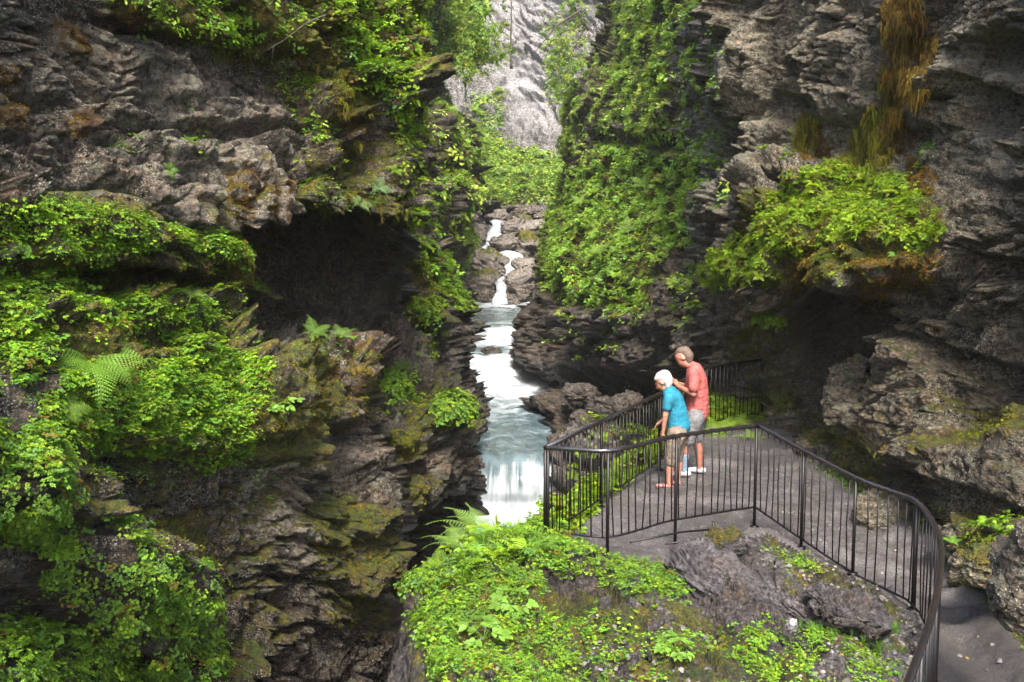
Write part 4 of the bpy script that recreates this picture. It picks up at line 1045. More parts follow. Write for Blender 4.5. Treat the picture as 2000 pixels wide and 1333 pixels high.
def tuft(r, nb=18, lean=.6, w=.02):
    p = Proto()
    for k in range(nb):
        a = r.random() * 2 * pi; L = .6 + .5 * r.random(); ln = lean * (.3 + r.random())
        b = np.array([cos(a), sin(a), 0]) * .12 * r.random()
        m = b + np.array([cos(a) * ln * .3, sin(a) * ln * .3, .6]) * L; e = b + np.array([cos(a) * ln, sin(a) * ln, .85 - .3 * ln]) * L
        strip(p, [b, m, e], w, w * .25, .8 + .4 * r.random())
    return p.done()

def cushion(r, nb=16):
    """fluffy moss cushion"""
    p = Proto()
    for k in range(nb):
        d = r.normal(size=3); d[2] = abs(d[2]) * .8 - .1; d /= np.linalg.norm(d)
        b = d * (.35 + .3 * r.random()); e = d * (.75 + .35 * r.random()) + [0, 0, -.15]
        sd = np.cross(d, r.normal(size=3)); sd /= np.linalg.norm(sd)
        p.add(np.array([b - sd * .13, b + sd * .13, e + sd * .05, e - sd * .05]), np.array([[0, 1, 2, 3]]), .6 + .7 * r.random())
    return p.done()

def spray(r):
    """thin hanging twig with small leaves"""
    p = Proto()
    for s in range(3):
        a = r.random() * 2 * pi; pts = [np.zeros(3)]
        for k in range(5):
            pts.append(pts[-1] + np.array([cos(a) * .14, sin(a) * .14, .17 - .07 * k + r.normal() * .03]))
        pts = np.array(pts); strip(p, pts, .012, .004, .5)
        for k in range(1, 6):
            for j in range(3):
                b = r.random() * 2 * pi
                V, Q = leafq(pts[k], np.array([cos(b), sin(b), .1 * r.normal()]), np.array([r.normal() * .4, r.normal() * .4, 1]), .17, .10, .25, .3)
                p.add(V, Q, .7 + .6 * r.random())
    return p.done()

r_ = np.random.default_rng(21)
HERB = [herb(r_, 9, 3, .30) for _ in range(5)]
HERBS = [herb(r_, 9, 3, .235, .85, .6) for _ in range(5)]
SMALL = [herb(r_, 6, 3, .30, .9, .35) for _ in range(5)]
FERN = [fern(r_, 6) for _ in range(4)]
FERNL = [fern(r_, 5, n=9) for _ in range(4)]
TUFT = [tuft(r_) for _ in range(4)]
TUFTL = [tuft(r_, 10, 1.0, .035) for _ in range(3)]
CUSH = [cushion(r_) for _ in range(4)]
SPRAY = [spray(r_) for _ in range(4)]
LITE = [lite(r_) for _ in range(5)]
LFERN = [litefern(r_) for _ in range(4)]
FERNL = [litefern(r_, 5, 10) for _ in range(4)]

TOT = [0]
def instance(name, protos, pos, nrm, size, cols, mat, yaw=None, parent=None, seed=1):
    rr = np.random.default_rng(seed)
    n = len(pos)
    which = rr.integers(0, len(protos), n)
    yaw = rr.random(n) * 2 * pi if yaw is None else yaw
    VV = []; QQ = []; CC = []; base = 0
    z = nrm / np.linalg.norm(nrm, axis=1, keepdims=True)
    ref = np.stack([np.cos(yaw), np.sin(yaw), 0 * yaw + .01], -1)
    x = ref - (ref * z).sum(1, keepdims=True) * z; x /= np.linalg.norm(x, axis=1, keepdims=True) + 1e-9
    y = np.cross(z, x)
    for k, (V, Q, Cc) in enumerate(protos):
        m = np.where(which == k)[0]
        if not len(m): continue
        M = np.stack([x[m], y[m], z[m]], 1)            # n,3(axis),3
        W = np.einsum('vi,nij->nvj', V, M) * size[m][:, None, None] + pos[m][:, None, :]
        VV.append(W.reshape(-1, 3)); nv = len(V)
        QQ.append((Q[None] + (np.arange(len(m)) * nv)[:, None, None]).reshape(-1, 4) + base); base += nv * len(m)
        c4 = np.concatenate([cols[m][:, None, :] * Cc[None, :, None], np.ones((len(m), nv, 1))], -1)
        CC.append(c4.reshape(-1, 4)); TOT[0] += len(QQ[-1])
    return mesh_np(name, np.concatenate(VV), np.concatenate(QQ), mat, False, np.concatenate(CC), parent)

GREENS = dict(
    bright=[(0.115, 0.250, 0.014), (0.145, 0.270, 0.014), (0.080, 0.205, 0.018), (0.18, 0.28, 0.014)],
    fresh=[(0.125, 0.245, 0.014), (0.10, 0.215, 0.020), (0.16, 0.255, 0.014), (0.085, .19, .03)],
    yellow=[(0.155, 0.25, 0.010), (0.19, 0.265, 0.010), (0.115, 0.22, 0.012)],
    blue=[(0.085, 0.18, 0.055), (0.10, 0.20, 0.06)],
    olive=[(0.11, 0.12, 0.008), (0.14, 0.125, 0.007), (0.085, 0.11, 0.008), (0.15, 0.095, 0.008)],
    rust=[(0.105, 0.040, 0.006), (0.07, 0.028, 0.005), (0.14, 0.085, 0.006), (0.13, 0.06, 0.005)],
    far=[(0.17, 0.30, 0.04), (0.22, 0.33, 0.045), (0.14, 0.26, 0.05), (.26, .33, .04)])

SCAT_N = [0]
def scatter(mass, name, polys, protos, n, size, pal, label, mat=None, up=0.55, lift=0.0, soft=14, side=0.35, cat='ground cover', extra=None, upw=0.25, keep_top=0.0, clump=0.55, cf=2.2):
    """plants growing on a rock face inside the given outlines; side = how much they lean out of the wall"""
    SCAT_N[0] += 1
    if len(protos) and protos[0] is not LITE[0]: n = int(n * .8)
    q0_ = TOT[0]
    rr = np.random.default_rng(100 + SCAT_N[0])
    M = MASS[mass]
    w = np.zeros(len(M['A']))
    for pl in polys:
        if isinstance(pl, tuple) and len(pl) == 2 and isinstance(pl[0], list): poly, k = pl
        else: poly, k = pl, 1.0
        w = np.maximum(w, k * sstep(-soft, soft, inpoly(M['Xw'], M['Yw'], poly)))
    nz_ = fbm(M['P'] * cf + SCAT_N[0], 3)
    w *= np.clip(1 - clump + clump * 2.2 * sstep(-.35, .45, nz_) , 0, 3)
    w *= upw + np.clip(M['N'][:, 2] + .2, 0, 1) ** 1.2
    if extra is not None: w *= extra(M)
    w *= M['A']
    if w.sum() <= 0: print('EMPTY', name, mass); return None
    idx = rr.choice(len(w), n, p=w / w.sum())
    P = M['P'][idx] + rr.normal(size=(n, 3)) * 0.3 * size * .5
    N = M['N'][idx] * side + np.array([0, 0, up]) + rr.normal(size=(n, 3)) * .18
    P = P + M['Ns'][idx] * (size * .12) + M['N'][idx] * lift
    pal_ = np.array(GREENS[pal] if isinstance(pal, str) else pal)
    col = pal_[rr.integers(0, len(pal_), n)] * 1.12 * (0.72 + .55 * rr.random((n, 1))) * (1 + .25 * nz_[idx][:, None])
    dead = rr.random(n) < .025
    col[dead] = (0.16, 0.10, 0.02)
    dull = rr.random(n) < .18
    col[dull] *= (.62, .62, .9)
    s = size * (.55 + .8 * rr.random(n) ** 1.5)
    o = instance(name, protos, P, N, s, col, mat or LEAF, seed=SCAT_N[0]); print(TOT[0] - q0_, n, label[:40])
    return tag(o, label, cat, kind='stuff')

# ---- left cliff
L_TOP = [[(200, -60), (300, -60), (560, -60), (590, 60), (600, 130), (560, 140), (500, 115), (400, 85), (330, 52), (220, 30)], [(560, -60), (775, -60), (800, 130), (812, 290), (770, 262), (745, 200), (690, 175), (672, 130), (640, 60), (600, 40)],
         ([(560, 120), (620, 150), (650, 230), (630, 290), (590, 250), (555, 190)], .7)]
L_EDGE = [[(735, -60), (830, -60), (830, 200), (845, 430), (800, 440), (780, 330), (765, 250)]]
L_LEDGE = [[(-120, 388), (130, 396), (290, 432), (312, 468), (285, 500), (150, 500), (60, 480), (-120, 480)], [(300, 445), (420, 450), (500, 490), (470, 520), (440, 500), (360, 475)]]
L_LOW1 = [[(-120, 540), (40, 550), (90, 620), (110, 690), (60, 760), (-120, 760)], [(130, 612), (260, 575), (340, 585), (412, 600), (430, 665), (400, 690), (330, 672), (240, 640)], ([(-20, 480), (150, 490), (240, 530), (160, 600), (60, 560), (0, 530)], .35)]
L_MID = [[(80, 780), (160, 715), (300, 745), (330, 705), (430, 680), (525, 710), (528, 770), (480, 830), (300, 850), (280, 840), (180, 860), (90, 850)], ([(60, 850), (480, 830), (500, 870), (420, 930), (330, 900), (200, 890)], .25)]
L_LOW2 = [[(-120, 850), (70, 855), (130, 930), (110, 1000), (40, 1050), (-120, 1020)]]
L_LOW3 = [[(55, 1060), (140, 1030), (250, 1050), (300, 1105), (400, 1130), (402, 1190), (385, 1240), (330, 1200), (270, 1240), (180, 1225), (130, 1140), (70, 1115)], [(300, 1240), (400, 1230), (410, 1300), (430, 1400), (340, 1400), (310, 1310)], [(-120, 1290), (60, 1275), (200, 1285), (300, 1333), (300, 1500), (-120, 1500)], ([(0, 1180), (140, 1200), (250, 1270), (100, 1290), (0, 1260)], .4)]
scatter('left_cliff', 'undergrowth', L_TOP, HERBS + LITE + SMALL, 8000, .13, 'bright', 'bright leafy greenery spilling over the top right of the near left cliff', side=.5)
scatter('left_cliff', 'undergrowth', L_EDGE, HERBS + FERNL, 5200, .13, 'yellow', 'yellow-green leaves down the outer edge of the overhang above the cave', side=.7, upw=.8)
scatter('left_cliff', 'undergrowth', L_LEDGE, HERBS + SMALL, 8000, .085, 'bright', 'dense low green plants along the ledge under the grey lichen rock on the left')
scatter('left_cliff', 'undergrowth', L_LOW1, HERB + HERBS + SMALL, 6500, .092, 'bright', 'leafy greenery on the left ledges below the black slot')
scatter('left_cliff', 'undergrowth', L_MID, HERB + HERBS + SMALL, 10000, .09, 'bright', 'thick leafy cover on the broad ledge left of the cave mouth', upw=.35)
scatter('left_cliff', 'undergrowth', L_LOW2, HERB + HERBS, 2200, .095, 'fresh', 'pale leafy clump hanging at the far left edge below the ferns', lift=.12, side=.6)
scatter('left_cliff', 'undergrowth', L_LOW3, HERB + HERBS, 4800, .09, 'fresh', 'large bright lobed leaves hanging from the lower left ledge', side=.7, upw=.6, lift=.16)
scatter('left_cliff', 'moss', [([(105, 40), (140, 45), (178, 100), (140, 125)], 1), ([(0, 130), (30, 130), (62, 200), (50, 260), (0, 240)], .7), ([(120, 222), (168, 212), (172, 262), (135, 265)], 1), ([(215, 0), (270, 0), (268, 55), (225, 40)], 1), ([(448, 310), (490, 308), (510, 370), (480, 440), (440, 400)], 1),
        ([(522, 360), (552, 362), (550, 425), (530, 435)], 1), ([(440, 465), (505, 470), (505, 555), (460, 540)], 1), ([(660, 225), (712, 220), (712, 260), (670, 275)], .9)], CUSH, 5200, .034, 'rust', 'rust-brown moss cushions bulging from the near left cliff', mat=MOSSF, side=.9, up=.1, upw=1, soft=5, cat='moss', cf=6)
scatter('left_cliff', 'moss', [([(385, 385), (450, 370), (480, 440), (420, 430)], 1), ([(540, 700), (740, 690), (745, 820), (600, 840), (560, 900), (480, 900), (500, 780)], .8), ([(600, 300), (790, 260), (800, 420), (690, 450), (600, 400)], .8), ([(600, 1000), (760, 960), (760, 1240), (640, 1230)], .5),
        ([(280, 1000), (450, 1000), (440, 1080), (300, 1100)], .4), ([(330, 0), (640, 60), (760, 180), (640, 300), (560, 200), (400, 110)], .6), ([(60, 470), (300, 500), (500, 500), (460, 560), (60, 560)], .7), ([(130, 640), (400, 640), (520, 860), (260, 900)], .7)], CUSH, 26000, .030, 'olive', 'olive and golden moss pads over the near left cliff', mat=MOSSF, side=.9, up=.2, upw=.7, cat='moss', cf=5, clump=.9)
scatter('left_cliff', 'undergrowth', [([(330, 180), (420, 190), (420, 290), (330, 280)], .2), ([(280, 270), (430, 280), (430, 305), (290, 300)], 1), ([(200, 270), (270, 270), (270, 300), (210, 300)], .6), ([(560, 330), (640, 310), (700, 440), (640, 440)], .5), ([(525, 780), (590, 770), (600, 820), (540, 830)], 1), ([(500, 1150), (560, 1160), (540, 1220)], .3),
        ([(320, 900), (600, 890), (560, 1000), (330, 960)], .12), ([(560, 670), (640, 650), (720, 660), (725, 700), (640, 690)], 1), ([(650, 620), (700, 600), (700, 660)], .0), ([(400, 1200), (500, 1200), (440, 1333), (400, 1333)], .3)], SMALL, 900, .085, 'fresh', 'scattered small green plants in the cracks of the near left cliff', soft=6, cf=5)
scatter('left_cliff', 'undergrowth', [([(0, 480), (520, 500), (520, 900), (420, 930), (0, 1060)], .5), ([(560, 280), (800, 280), (810, 430), (600, 440)], .35), ([(700, 0), (800, 100), (812, 290), (760, 260), (700, 160)], .8)], SMALL + HERBS, 5000, .075, 'bright', 'fine small leaves filling the mossy gaps between the left ledges', upw=.4)
# ---- buttress
scatter('left_buttress', 'undergrowth', [[(745, 730), (800, 725), (812, 790), (760, 800)], ([(800, 660), (850, 660), (840, 700)], .4), ([(880, 1030), (900, 1000), (905, 1060)], .3)], HERBS, 320, .17, 'fresh', 'small fern clumps on the buttress beside the mossy rock top')
scatter('left_buttress', 'moss', [([(750, 850), (812, 855), (808, 895), (756, 905)], 1), ([(760, 740), (860, 760), (830, 870), (800, 830)], .4), ([(760, 920), (860, 930), (850, 1040), (770, 1060)], .3)], CUSH, 2600, .045, 'olive', 'golden moss cap on the block below the round leafy bush', mat=MOSSF, side=.9, up=.2, upw=.5, cat='moss', cf=4)
# ---- left middle
scatter('left_middle_cliff', 'undergrowth', [[(790, 455), (835, 470), (880, 510), (905, 570), (920, 605), (900, 612), (870, 590), (840, 550), (805, 500)], [(795, 575), (850, 580), (855, 640), (820, 650)], ([(760, 300), (850, 330), (850, 450), (790, 450)], 1)], LFERN + LITE, 6500, .20, 'bright', 'strip of light green fern running down the rock beyond the cave', side=.6, upw=.5)
scatter('left_middle_cliff', 'moss', [([(800, 650), (850, 655), (850, 700), (805, 700)], 1), ([(790, 470), (840, 500), (860, 600), (800, 600)], .6)], CUSH, 1600, .07, 'olive', 'golden-green moss on the dark rock above the shiny ledge', mat=MOSSF, side=.9, up=.2, upw=.6, cat='moss', cf=3)
# ---- left far
scatter('left_far_cliff', 'undergrowth', [[(700, -60), (970, -60), (955, 60), (900, 130), (850, 90), (800, 100)], [(790, 130), (850, 180), (900, 250), (935, 300), (935, 390), (905, 385), (860, 300), (815, 240)], ([(815, 290), (860, 330), (900, 400), (935, 470), (925, 560), (895, 500), (850, 430), (820, 380)], .9), ([(770, 40), (900, 80), (935, 200), (860, 200), (790, 160)], .8), ([(830, 380), (930, 380), (930, 600), (860, 600)], .25)],
        LFERN + LITE + LITE, 20000, .40, 'far', 'hanging ferns and shrubs clothing the far left gorge wall', side=.6, upw=.5, cf=.8)
# ---- back
scatter('back_cliff', 'undergrowth', [[(900, 300), (960, 270), (1010, 290), (1075, 310), (1200, 300), (1200, 398), (860, 398)], ([(925, 190), (980, 180), (990, 250), (960, 310), (925, 300)], .7), ([(1060, 30), (1150, 30), (1120, 220), (1075, 200)], .25)], LFERN + LITE, 6000, .62, 'far', 'smooth bank of fern on the slope at the head of the gorge', upw=.6, cf=.3, clump=.35)
# ---- right middle
RM = [[(1080, 400), (1110, 335), (1200, 285), (1300, 305), (1400, 315), (1432, 400), (1420, 470), (1320, 480), (1275, 530), (1250, 600), (1215, 612), (1170, 590), (1110, 590), (1065, 560), (1058, 480)]]
RM2 = [[(1190, -60), (1290, -60), (1325, 60), (1300, 200), (1330, 290), (1250, 300), (1160, 300), (1175, 200), (1210, 90)], [(1075, 190), (1110, 140), (1140, 200), (1140, 300), (1085, 300)], [(1335, -60), (1415, -60), (1400, 60), (1345, 90)], [(1365, 190), (1420, 200), (1420, 300), (1390, 330)], ([(1100, -60), (1180, -60), (1160, 100), (1110, 120)], .4),
       ([(1140, 100), (1200, 100), (1180, 300), (1140, 300)], .3), ([(1335, -40), (1425, -40), (1425, 330), (1340, 330)], .7), ([(1400, 330), (1440, 330), (1420, 500), (1395, 480)], .6), ([(1180, 600), (1280, 600), (1240, 640)], .6), ([(1290, 560), (1380, 500), (1420, 560), (1340, 640)], .35), ([(1080, 590), (1300, 620), (1280, 720), (1060, 700)], .05)]
scatter('right_middle_cliff', 'undergrowth', RM, LITE + LFERN + FERNL, 20000, .25, [(0.15, 0.29, 0.03), (0.19, 0.32, 0.03), (0.12, 0.25, 0.035), (0.22, 0.32, 0.03)], 'broad fern-covered slope on the right above the dark river rocks', side=.5, upw=.5, cf=.9, clump=.45)
scatter('right_middle_cliff', 'undergrowth', RM2, LITE + LFERN, 17000, .25, 'far', 'patchy greenery climbing the upper right gorge wall', side=.6, upw=.35, cf=.55, clump=.85)
scatter('right_middle_cliff', 'moss', [([(1290, 180), (1340, 170), (1345, 290), (1300, 300)], 1), ([(1395, 40), (1420, 40), (1425, 170), (1400, 170)], 1), ([(1060, 420), (1090, 400), (1080, 600), (1040, 580)], .4), ([(1300, 600), (1500, 560), (1500, 740), (1340, 700)], .25)], CUSH, 3000, .08, 'olive', 'ochre moss on the dark rock of the upper right gorge wall', mat=MOSSF, side=.9, up=.2, upw=.7, cat='moss', cf=2)
# ---- right near
RR = [[(1480, 420), (1540, 345), (1640, 318), (1750, 345), (1810, 400), (1850, 455), (1790, 490), (1700, 460), (1640, 470), (1560, 490), (1510, 560), (1480, 545)], [(1372, 530), (1400, 490), (1460, 455), (1480, 470), (1470, 545), (1420, 560), (1385, 560)]]
scatter('right_cliff', 'undergrowth', RR, HERBS + FERNL + TUFTL, 9000, .125, 'yellow', 'yellow-green plants crowning the overhanging ledge on the right cliff', side=.45, upw=.45)
scatter('right_cliff', 'undergrowth', [([(1480, 600), (1540, 590), (1560, 640), (1500, 650)], 1), ([(1480, 270), (1640, 190), (1640, 250), (1500, 340)], .25), ([(1800, 270), (1830, 270), (1830, 330), (1790, 330)], .7), ([(1600, 490), (1850, 480), (1850, 560), (1650, 590)], .25), ([(1840, 990), (2010, 980), (2010, 1110), (1860, 1120)], 1), ([(1560, 930), (1680, 960), (1700, 1000), (1570, 950)], .6),
        ([(1380, 0), (1400, 0), (1420, 330), (1390, 330)], .6), ([(1370, 760), (1500, 770), (1520, 860), (1370, 860)], .8)], SMALL + FERNL, 1500, .13, 'fresh', 'small plants scattered in cracks of the right cliff and at its foot', soft=8)
scatter('right_cliff', 'moss', [([(1740, -10), (1795, -10), (1800, 100), (1770, 160), (1760, 280), (1735, 320), (1728, 240), (1745, 120)], 1), ([(1562, 240), (1600, 225), (1600, 300), (1565, 310)], 1), ([(1770, 300), (1830, 330), (1820, 380), (1760, 370)], .8), ([(1540, 540), (1600, 430), (1580, 560), (1550, 570)], .8), ([(1660, 490), (1840, 500), (1820, 560), (1680, 590)], .5)],
        CUSH, 9000, .045, 'rust', 'rust-orange moss streak hanging down the right cliff', mat=MOSSF, side=.8, up=-.3, upw=1, soft=6, cat='moss', cf=4)
scatter('right_cliff', 'moss', [([(1735, 150), (1750, 150), (1745, 330), (1655, 335), (1670, 270), (1715, 240)], 1), ([(1480, 380), (1600, 330), (1850, 440), (1820, 520), (1640, 540), (1540, 580), (1490, 560)], .6), ([(1420, 690), (1460, 640), (1500, 600), (1500, 660), (1460, 710)], 1), ([(1850, 850), (1900, 810), (2010, 790), (2010, 840), (1900, 860)], .6), ([(1470, 770), (1510, 770), (1540, 860), (1480, 850)], .8), ([(1840, 1000), (2010, 1000), (2010, 1250), (1880, 1160)], .6), ([(1560, 840), (1700, 840), (1700, 940), (1600, 930)], .4)],
        CUSH, 13000, .042, 'olive', 'green-gold moss curtain and pads on the right cliff', mat=MOSSF, side=.8, up=-.1, upw=.8, soft=8, cat='moss', cf=4)
def strand(r, nb=14):
    p = Proto()
    for k in range(nb):
        x_ = r.normal() * .12; y_ = r.normal() * .12; L = .3 + .9 * r.random() ** 2; pts = []; kx = r.normal() * .25
        for j in range(6): pts.append([x_ + kx * (j / 5) ** 2 * .4 + .03 * r.normal(), y_ + .03 * r.normal(), -L * j / 5])
        strip(p, pts, .030, .006, .35 + .55 * r.random(), side=(cos(k), sin(k), 0))
    return p.done()
STR = [strand(r_) for _ in range(4)]
for pal_k, pl_, n_, lb_ in [([(0.16, 0.065, 0.008), (0.10, 0.045, 0.006), (0.20, 0.12, 0.008)], [([(1738, -40), (1800, -40), (1808, 90), (1775, 160), (1765, 270), (1738, 300), (1742, 120)], 1), ([(1800, 60), (1840, 50), (1830, 150), (1790, 220)], .4)], 420, 'long rust-coloured strands of moss hanging down the right cliff'),
                            ([(.15, .14, .008), (.19, .16, .008), (.11, .12, .008)], [([(1728, 120), (1748, 130), (1746, 320), (1655, 330), (1675, 250), (1715, 200)], 1), ([(1565, 235), (1602, 222), (1600, 290), (1568, 300)], .8), ([(620, 120), (660, 130), (660, 230), (630, 220)], 0)], 420, 'golden-green moss curtain draped beside the rusty streak')]:
    scatter('right_cliff', 'hanging_moss', pl_, STR, n_ * 2, .24, pal_k, lb_, mat=MOSSF, up=1, side=0, upw=1, soft=6, cat='moss', lift=.05, cf=3)
scatter('left_cliff', 'hanging_moss', [([(590, 120), (700, 130), (760, 220), (800, 280), (790, 330), (700, 280), (640, 300), (600, 220)], 1), ([(440, 445), (560, 445), (510, 500), (500, 560), (450, 530)], .7), ([(700, 380), (800, 330), (805, 430), (720, 440)], .8), ([(560, 100), (300, 60), (300, 90), (560, 150)], .5)], STR, 600, .17, 'olive', 'ragged moss and roots dangling from the overhang on the near left cliff', mat=MOSSF, up=1, side=0, upw=1, cat='moss', lift=.04, cf=3)
scatter('right_cliff', 'moss', [([(1450, 600), (1560, 600), (1570, 900), (1470, 880)], 1), ([(1560, 830), (1720, 850), (1720, 960), (1560, 900)], .8), ([(1640, 600), (1760, 600), (1700, 640)], .4)], CUSH, 5000, .04, 'olive', 'olive moss and wet growth around the dark recess', mat=MOSSF, side=.9, up=.1, upw=.7, cat='moss', cf=3)
# ---- knoll and platform rim
HOL = [(1075, 1150), (1120, 1125), (1165, 1140), (1160, 1200), (1090, 1215)]
offp = lambda M: sstep(0.03, -0.10, M['sp']) * (1 - .93 * sstep(-10, 8, inpoly(M['X'], M['Y'], HOL))) * (.35 + .65 * sstep(-.35, -.05, fbm(M['P'] * 3.3 + 66, 3)))
KN = [[(815, 1160), (860, 1085), (950, 1020), (1060, 1030), (1150, 1055), (1300, 1068), (1360, 1090), (1350, 1160), (1250, 1185), (1160, 1140), (1080, 1130), (1010, 1180), (900, 1200), (830, 1210)]]
scatter('terrain', 'undergrowth', KN, HERBS + HERBS + HERB + SMALL + TUFT, 12000, .072, 'fresh', 'thick leafy green cover on the knoll in front of the platform railing', up=1, extra=offp, upw=1, clump=.35)
scatter('terrain', 'undergrowth', [([(930, 1190), (1140, 1230), (1330, 1180), (1300, 1333), (1250, 1400), (880, 1400), (860, 1260)], .8), ([(830, 1150), (1100, 1120), (1200, 1180), (1100, 1260), (840, 1250)], .6), ([(1420, 1240), (1600, 1200), (1700, 1230), (1760, 1333), (1760, 1400), (1400, 1400)], 1), ([(1480, 1050), (1560, 1060), (1610, 1120), (1540, 1110)], 1), ([(1320, 1240), (1410, 1250), (1400, 1300), (1320, 1290)], .6), ([(1600, 1150), (1660, 1160), (1660, 1200), (1600, 1200)], .3)],
        SMALL + HERBS, 7000, .07, 'bright', 'patchy small plants among the stones at the bottom of the knoll', up=1, extra=offp, upw=1, clump=.95, cf=3)
scatter('terrain', 'undergrowth', [([(840, 1110), (900, 1040), (960, 1015), (1070, 1035), (1130, 1065), (1100, 1100), (960, 1100), (860, 1160)], 1)], FERNL + TUFT + HERBS + SPRAY, 1500, .21, 'fresh', 'tall feathery fern and herbs crowning the knoll in front of the waterfall', up=1, extra=offp, upw=1, clump=.3)
scatter('terrain', 'grass', [[(1555, 1235), (1600, 1200), (1680, 1200), (1745, 1225), (1740, 1290), (1620, 1270)]], TUFT, 420, .10, [(0.07, 0.16, 0.02), (0.09, 0.19, 0.03)], 'soft dark green grass on the rubble below the railing', up=1, upw=1, cat='grass', cf=3)
rim = lambda M: sstep(-.9, -.6, M['se']) * sstep(0.02, -0.08, M['sp'])
scatter('terrain', 'undergrowth', [[(1040, 1060), (1060, 980), (1300, 760), (1400, 720), (1500, 730), (1520, 860), (1340, 860), (1290, 900), (1150, 1040), (1100, 1060)]], HERBS + HERB + TUFT, 9000, .15, 'yellow', 'bright yellow-green plants growing behind the back railing of the platform', up=1, extra=rim, upw=1, clump=.3)
scatter('terrain', 'moss', [([(830, 1130), (1160, 1120), (1180, 1260), (1000, 1290), (830, 1230)], 1), ([(1140, 1190), (1260, 1190), (1260, 1250), (1160, 1240)], .8), ([(1490, 1110), (1560, 1130), (1600, 1190), (1560, 1200)], .7), ([(1310, 1200), (1400, 1210), (1470, 1260), (1400, 1290), (1320, 1250)], .7), ([(1180, 800), (1300, 780), (1300, 880), (1120, 1040), (1080, 1040)], .4), ([(850, 1200), (1300, 1200), (1300, 1400), (850, 1400)], .5)],
        CUSH, 9000, .026, 'olive', 'yellow-green moss carpet on the knoll rock', mat=MOSSF, up=.4, side=.8, extra=offp, upw=.8, cat='moss', cf=3, clump=.8)
scatter('terrain', 'undergrowth', [([(815, 1150), (870, 1180), (1000, 1200), (1120, 1200), (1140, 1260), (1240, 1400), (840, 1400), (850, 1260)], 1)], HERBS + SMALL + TUFT, 4600, .085, 'fresh', 'mixed small herbs over the lower front of the knoll', up=.8, side=.6, extra=offp, upw=1.2, clump=1.0, cf=2.6)
scatter('terrain', 'undergrowth', [([(790, 1130), (860, 1090), (880, 1200), (870, 1330), (830, 1260)], 1)], HERBS + SMALL, 1500, .10, 'fresh', 'leaves spilling over the left rim of the knoll into the gorge', up=.4, side=.9, upw=1.2, clump=.5, lift=.04)
# extra ledge-hugging growth inside the fence line at the cliff foot
scatter('terrain', 'undergrowth', [([(1480, 860), (1560, 920), (1700, 1000), (1850, 1090), (1960, 1200), (2010, 1300), (2010, 1150), (1850, 1020), (1560, 870)], 1)], SMALL, 700, .08, 'bright', 'little plants along the foot of the right cliff beside the path', up=1, extra=lambda M: sstep(0.25, -0.05, M['sp']), upw=1)
scatter('right_middle_cliff', 'undergrowth', [([(1370, 720), (1500, 720), (1500, 900), (1370, 900)], 1), ([(1190, 760), (1300, 760), (1290, 900), (1100, 1020), (1090, 980)], .25)], HERB + FERNL, 900, .26, 'yellow', 'bright leafy bank between the back railing and the cliff recess', upw=1)
# rubble
peb = []
for k in range(5):
    th = np.linspace(0, 2 * pi, 6, endpoint=False); rr_ = np.random.default_rng(k)
    a_ = np.stack([np.cos(th) * .8, np.sin(th) * .6, 0 * th - .1], -1) * (.75 + .4 * rr_.random((6, 1))); b_ = a_ * [.6, .6, 0] + [0, 0, .35 + .1 * rr_.random()]
    V = np.concatenate([a_, b_]); i = np.arange(6); j = (i + 1) % 6
    peb.append((V, np.concatenate([np.stack([i, j, j + 6, i + 6], -1), [[6, 7, 8, 9], [6, 9, 10, 11]]]), np.ones(12)))
STONE = leaf_mat('slate_chips', 0.0, 0.55)
scatter('terrain', 'rubble', [([(1440, 1050), (1500, 1040), (1800, 1200), (1790, 1400), (1500, 1400), (1620, 1260)], 1), ([(1480, 880), (1900, 1080), (1850, 1200), (1500, 1010)], .06), ([(1850, 1150), (1950, 1200), (2000, 1333), (1850, 1333)], .03), ([(950, 1220), (1400, 1220), (1400, 1333), (950, 1333)], .3)],
        peb, 2600, .030, [(0.10, 0.09, 0.088), (0.07, 0.062, 0.062), (0.16, 0.14, 0.135), (0.05, 0.045, 0.045)], 'loose slate chips strewn below the railing', mat=STONE, up=1, side=.6, upw=1, cat='rubble', clump=.7)
print('scatter done', TOT)
# ---------------------------------------------------------------- black iron railings
IRON = plain('black_iron', (0.004, 0.004, 0.005), 0.42, 0.0, 0.3, 60, 0.15, col2=(0.009, 0.0065, 0.006))
IRON.node_tree.nodes['Principled BSDF'].inputs['Specular IOR Level'].default_value = 0.3
RAILM = plain('worn_handrail', (0.010, 0.010, 0.012), 0.22, 0.0, 0.3, 9, 0.1, col2=(0.018, 0.012, 0.010))
RAILM.node_tree.nodes['Principled BSDF'].inputs['Specular IOR Level'].default_value = 0.9
def tube(name, pts, r, parent, mat, seg=8, closed_ends=True):
    pts = [Vector(p) for p in pts]; n = len(pts)
    V = []; Q = []; T_ = []
    for k, p in enumerate(pts):
        d = (pts[min(k + 1, n - 1)] - pts[max(k - 1, 0)]).normalized()
        a_ = d.cross(Vector((0, 0, 1)) if abs(d.z) < .9 else Vector((0, 1, 0))).normalized(); b_ = a_.cross(d)
        rr_ = r[k] if isinstance(r, (list, tuple)) else r
        for j in range(seg):
            t = 2 * pi * j / seg; V.append(p + a_ * cos(t) * rr_ + b_ * sin(t) * rr_)
    for k in range(n - 1):
        for j in range(seg):
            i0 = k * seg + j; i1 = k * seg + (j + 1) % seg
            Q.append((i0, i1, i1 + seg, i0 + seg))
    V += [pts[0], pts[-1]]
    for j in range(seg):
        T_.append((len(V) - 2, (j + 1) % seg, j)); T_.append((len(V) - 1, (n - 1) * seg + j, (n - 1) * seg + (j + 1) % seg))
    return mesh_np(name, V, Q, mat, True, None, parent, tris=T_)
def smooth_line(P, k=10):
    P = np.array(P, float)
    return crom(P, [k] * (len(P) - 1))
